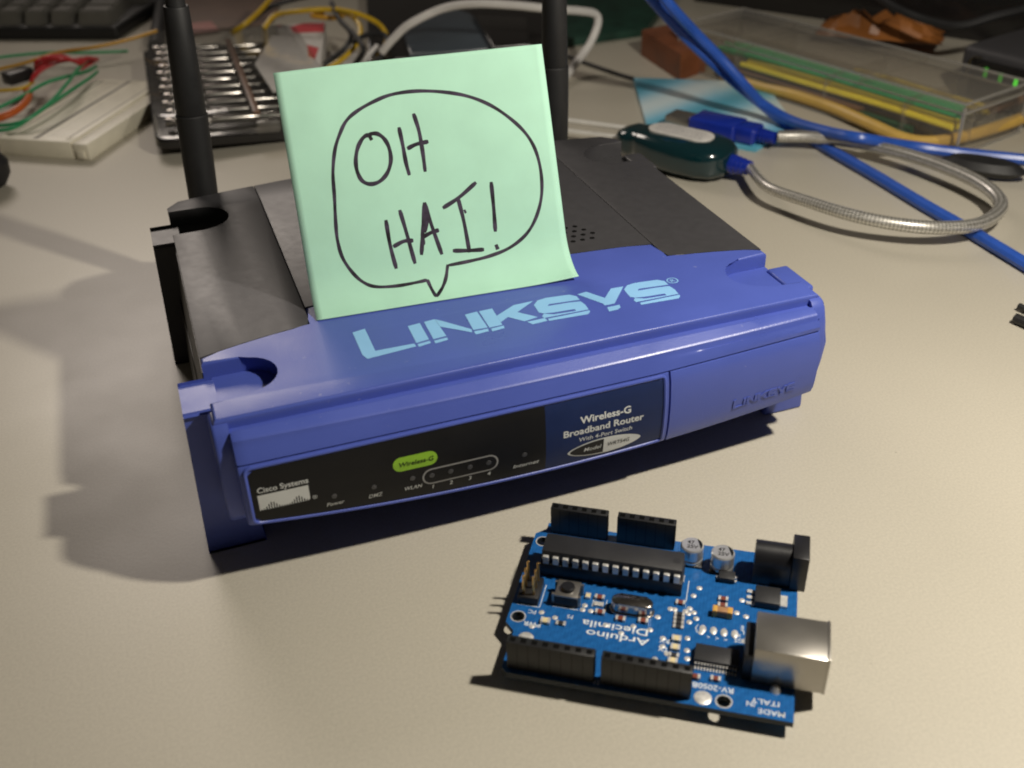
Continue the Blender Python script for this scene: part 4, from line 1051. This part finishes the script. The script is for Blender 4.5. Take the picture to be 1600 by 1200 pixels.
for i in range(4): kitw(4, 35+i*4, KL-60, 3.5+i*2.0, 7.5, 1.2)
# network cables
cable('blue_cable', px((985, -40, 80), (1030, 12, 62), (1072, 58, 46), (1110, 94, 34), (1150, 130, 22), (1190, 162, 12), (1235, 188, 8), (1290, 205, 11), (1345, 216, 14), (1420, 228, 6), (1500, 239, 4), (1580, 247, 3), (1680, 258, 3)), 2.7, M['cable_blue'], 'blue network cable bending right along the wire box', 'cable')
cable('blue_cable', px((1000, -60, 84), (1042, 2, 68), (1085, 50, 50), (1122, 88, 37), (1160, 130, 24), (1196, 168, 10), (1240, 200, 3), (1300, 236, 2.8), (1370, 276, 2.8), (1440, 318, 2.8), (1520, 364, 2.8), (1600, 412, 2.8), (1680, 460, 2.8)), 2.7, M['cable_blue'], 'blue network cable passing under the braided loop to the right edge', 'cable')
cable('yellow_cable', px((1130, 118, 3), (1190, 136, 3.5), (1240, 148, 5), (1300, 168, 5), (1360, 194, 5), (1410, 216, 4), (1450, 222, 4), (1500, 215, 5), (1560, 198, 6), (1620, 176, 7), (1690, 150, 8)), 3.1, M['cable_yellow'], 'pale yellow network cable sagging before the wire box', 'cable')
cable('brown_cable', px((1535, 170, 8), (1560, 168, 9), (1590, 156, 10), (1630, 140, 12)), 3.0, M['wire_brown'], 'brown cable behind the pale yellow cable at the right edge', 'cable')
bm = bmesh.new(); c_ = at(1535, 266, 3); lathe(bm, [(0, -5), (8, -4), (11, 0), (8, 4), (0, 5)], 20, Matrix.Translation(c_+Vector((0, 0, 2))) @ Matrix.Rotation(-.9, 4, 'Z') @ Matrix.Diagonal((1.8, .7, .8, 1))); tag(build('black_oval', bm, M['rubber']), 'flattened black oval behind the braided loop', 'plug')  # plain dark flattened oval
# modem with green lamps
mo = at(1484, 150, 0); md = Vector((.62, -.785, 0)); mn = Vector((.785, .62, 0))
md = Vector((.26, -.965, 0)); mo = Vector((336, 238, 0))
ML = thing('modem', 'black modem with three lit green lamps at the right edge', 'modem', mo, math.atan2(md.y, md.x))
bm = bmesh.new(); box(bm, (75, 65, 15), (150, 130, 30), 4, 4); body = build('modem_body', bm, M['gray'], ML, local=True)
bm = bmesh.new(); box(bm, (78, -.6, 14), (138, 2.2, 22), 1.0, 2); fp = build('modem_front', bm, M['case_black'], ML, local=True)
for i in range(3):
    bm = bmesh.new(); box(bm, (18+i*9, -2.0, 19-i*.8), (2.0, .8, 5), .3); build('lamp', bm, M['led_green' if i == 2 else 'led_dim'], fp, local=True)
bm = bmesh.new(); tube(bm, [(7.5, -2, 14), (7.5, -2, 20), (9, -2, 25), (14, -1.6, 26)], .7, 8); build('chrome_trim', bm, M['chrome'], body, local=True)
# crumpled wrapper on the wire box's far side
def crumple(c, su, sv, h, ang, seed):
    r_ = random.Random(seed); bm = bmesh.new(); n = 12; g = []
    hs = {}
    for s in (0, 1):
        g.append([[bm.verts.new((0, 0, 0)) for _ in range(n+1)] for _ in range(n+1)])
    for i in range(n+1):
        for j in range(n+1):
            x, y = (i/n-.5)*su, (j/n-.5)*sv; e = min(i, j, n-i, n-j)/n*2
            k = r_.uniform(.3, 1); X = x*math.cos(ang)-y*math.sin(ang)+r_.uniform(-1.5, 1.5); Y = x*math.sin(ang)+y*math.cos(ang)+r_.uniform(-1.5, 1.5)
            g[0][i][j].co = Vector((c[0]+X, c[1]+Y, c[2]+.2)); g[1][i][j].co = Vector((c[0]+X, c[1]+Y, c[2]+.6+h*k*min(1, e*2)))
    for s in (0, 1):
        for i in range(n):
            for j in range(n): bm.faces.new((g[s][i][j], g[s][i+1][j], g[s][i+1][j+1], g[s][i][j+1]))
    for i in range(n):
        for a, b in (((i, 0), (i+1, 0)), ((i, n), (i+1, n)), ((0, i), (0, i+1)), ((n, i), (n, i+1))):
            bm.faces.new((g[0][a[0]][a[1]], g[0][b[0]][b[1]], g[1][b[0]][b[1]], g[1][a[0]][a[1]]))
    return bm
bm = crumple(at(1375, 52, 8), 75, 34, 13, -.75, 5); tag(build('crumpled_wrapper', bm, M['orange_foil'], angle=15), 'crumpled orange wrapper behind the clear wire box', 'wrapper')
cable('black_strand', px((1350, -20, 40), (1400, 12, 34), (1450, 32, 30), (1500, 40, 30), (1560, 24, 36), (1620, 10, 40)), 2.4, M['rubber'], 'black cord drooping above the crumpled orange wrapper', 'cord')
# dark bits cut by the picture's sides
bm = bmesh.new(); c_ = at(-16, 268, 8); lathe(bm, [(0, -9), (6, -8), (9, -3), (9.4, 3), (6, 8), (0, 9)], 20, Matrix.Translation(c_+Vector((0, 0, 1.5)))); tag(build('round_knob', bm, M['rubber']), 'round black knob cut by the left edge of the picture', 'knob')
bm = bmesh.new(); rod(bm, at(1586, 497, 2), at(1640, 520, 2), 1.9, 2.0, 10); rod(bm, at(1592, 478, 2), at(1640, 500, 2), 1.2, 1.2, 10); tag(build('black_clip', bm, M['rubber']), 'tiny black clip on the table at the right edge', 'clip')
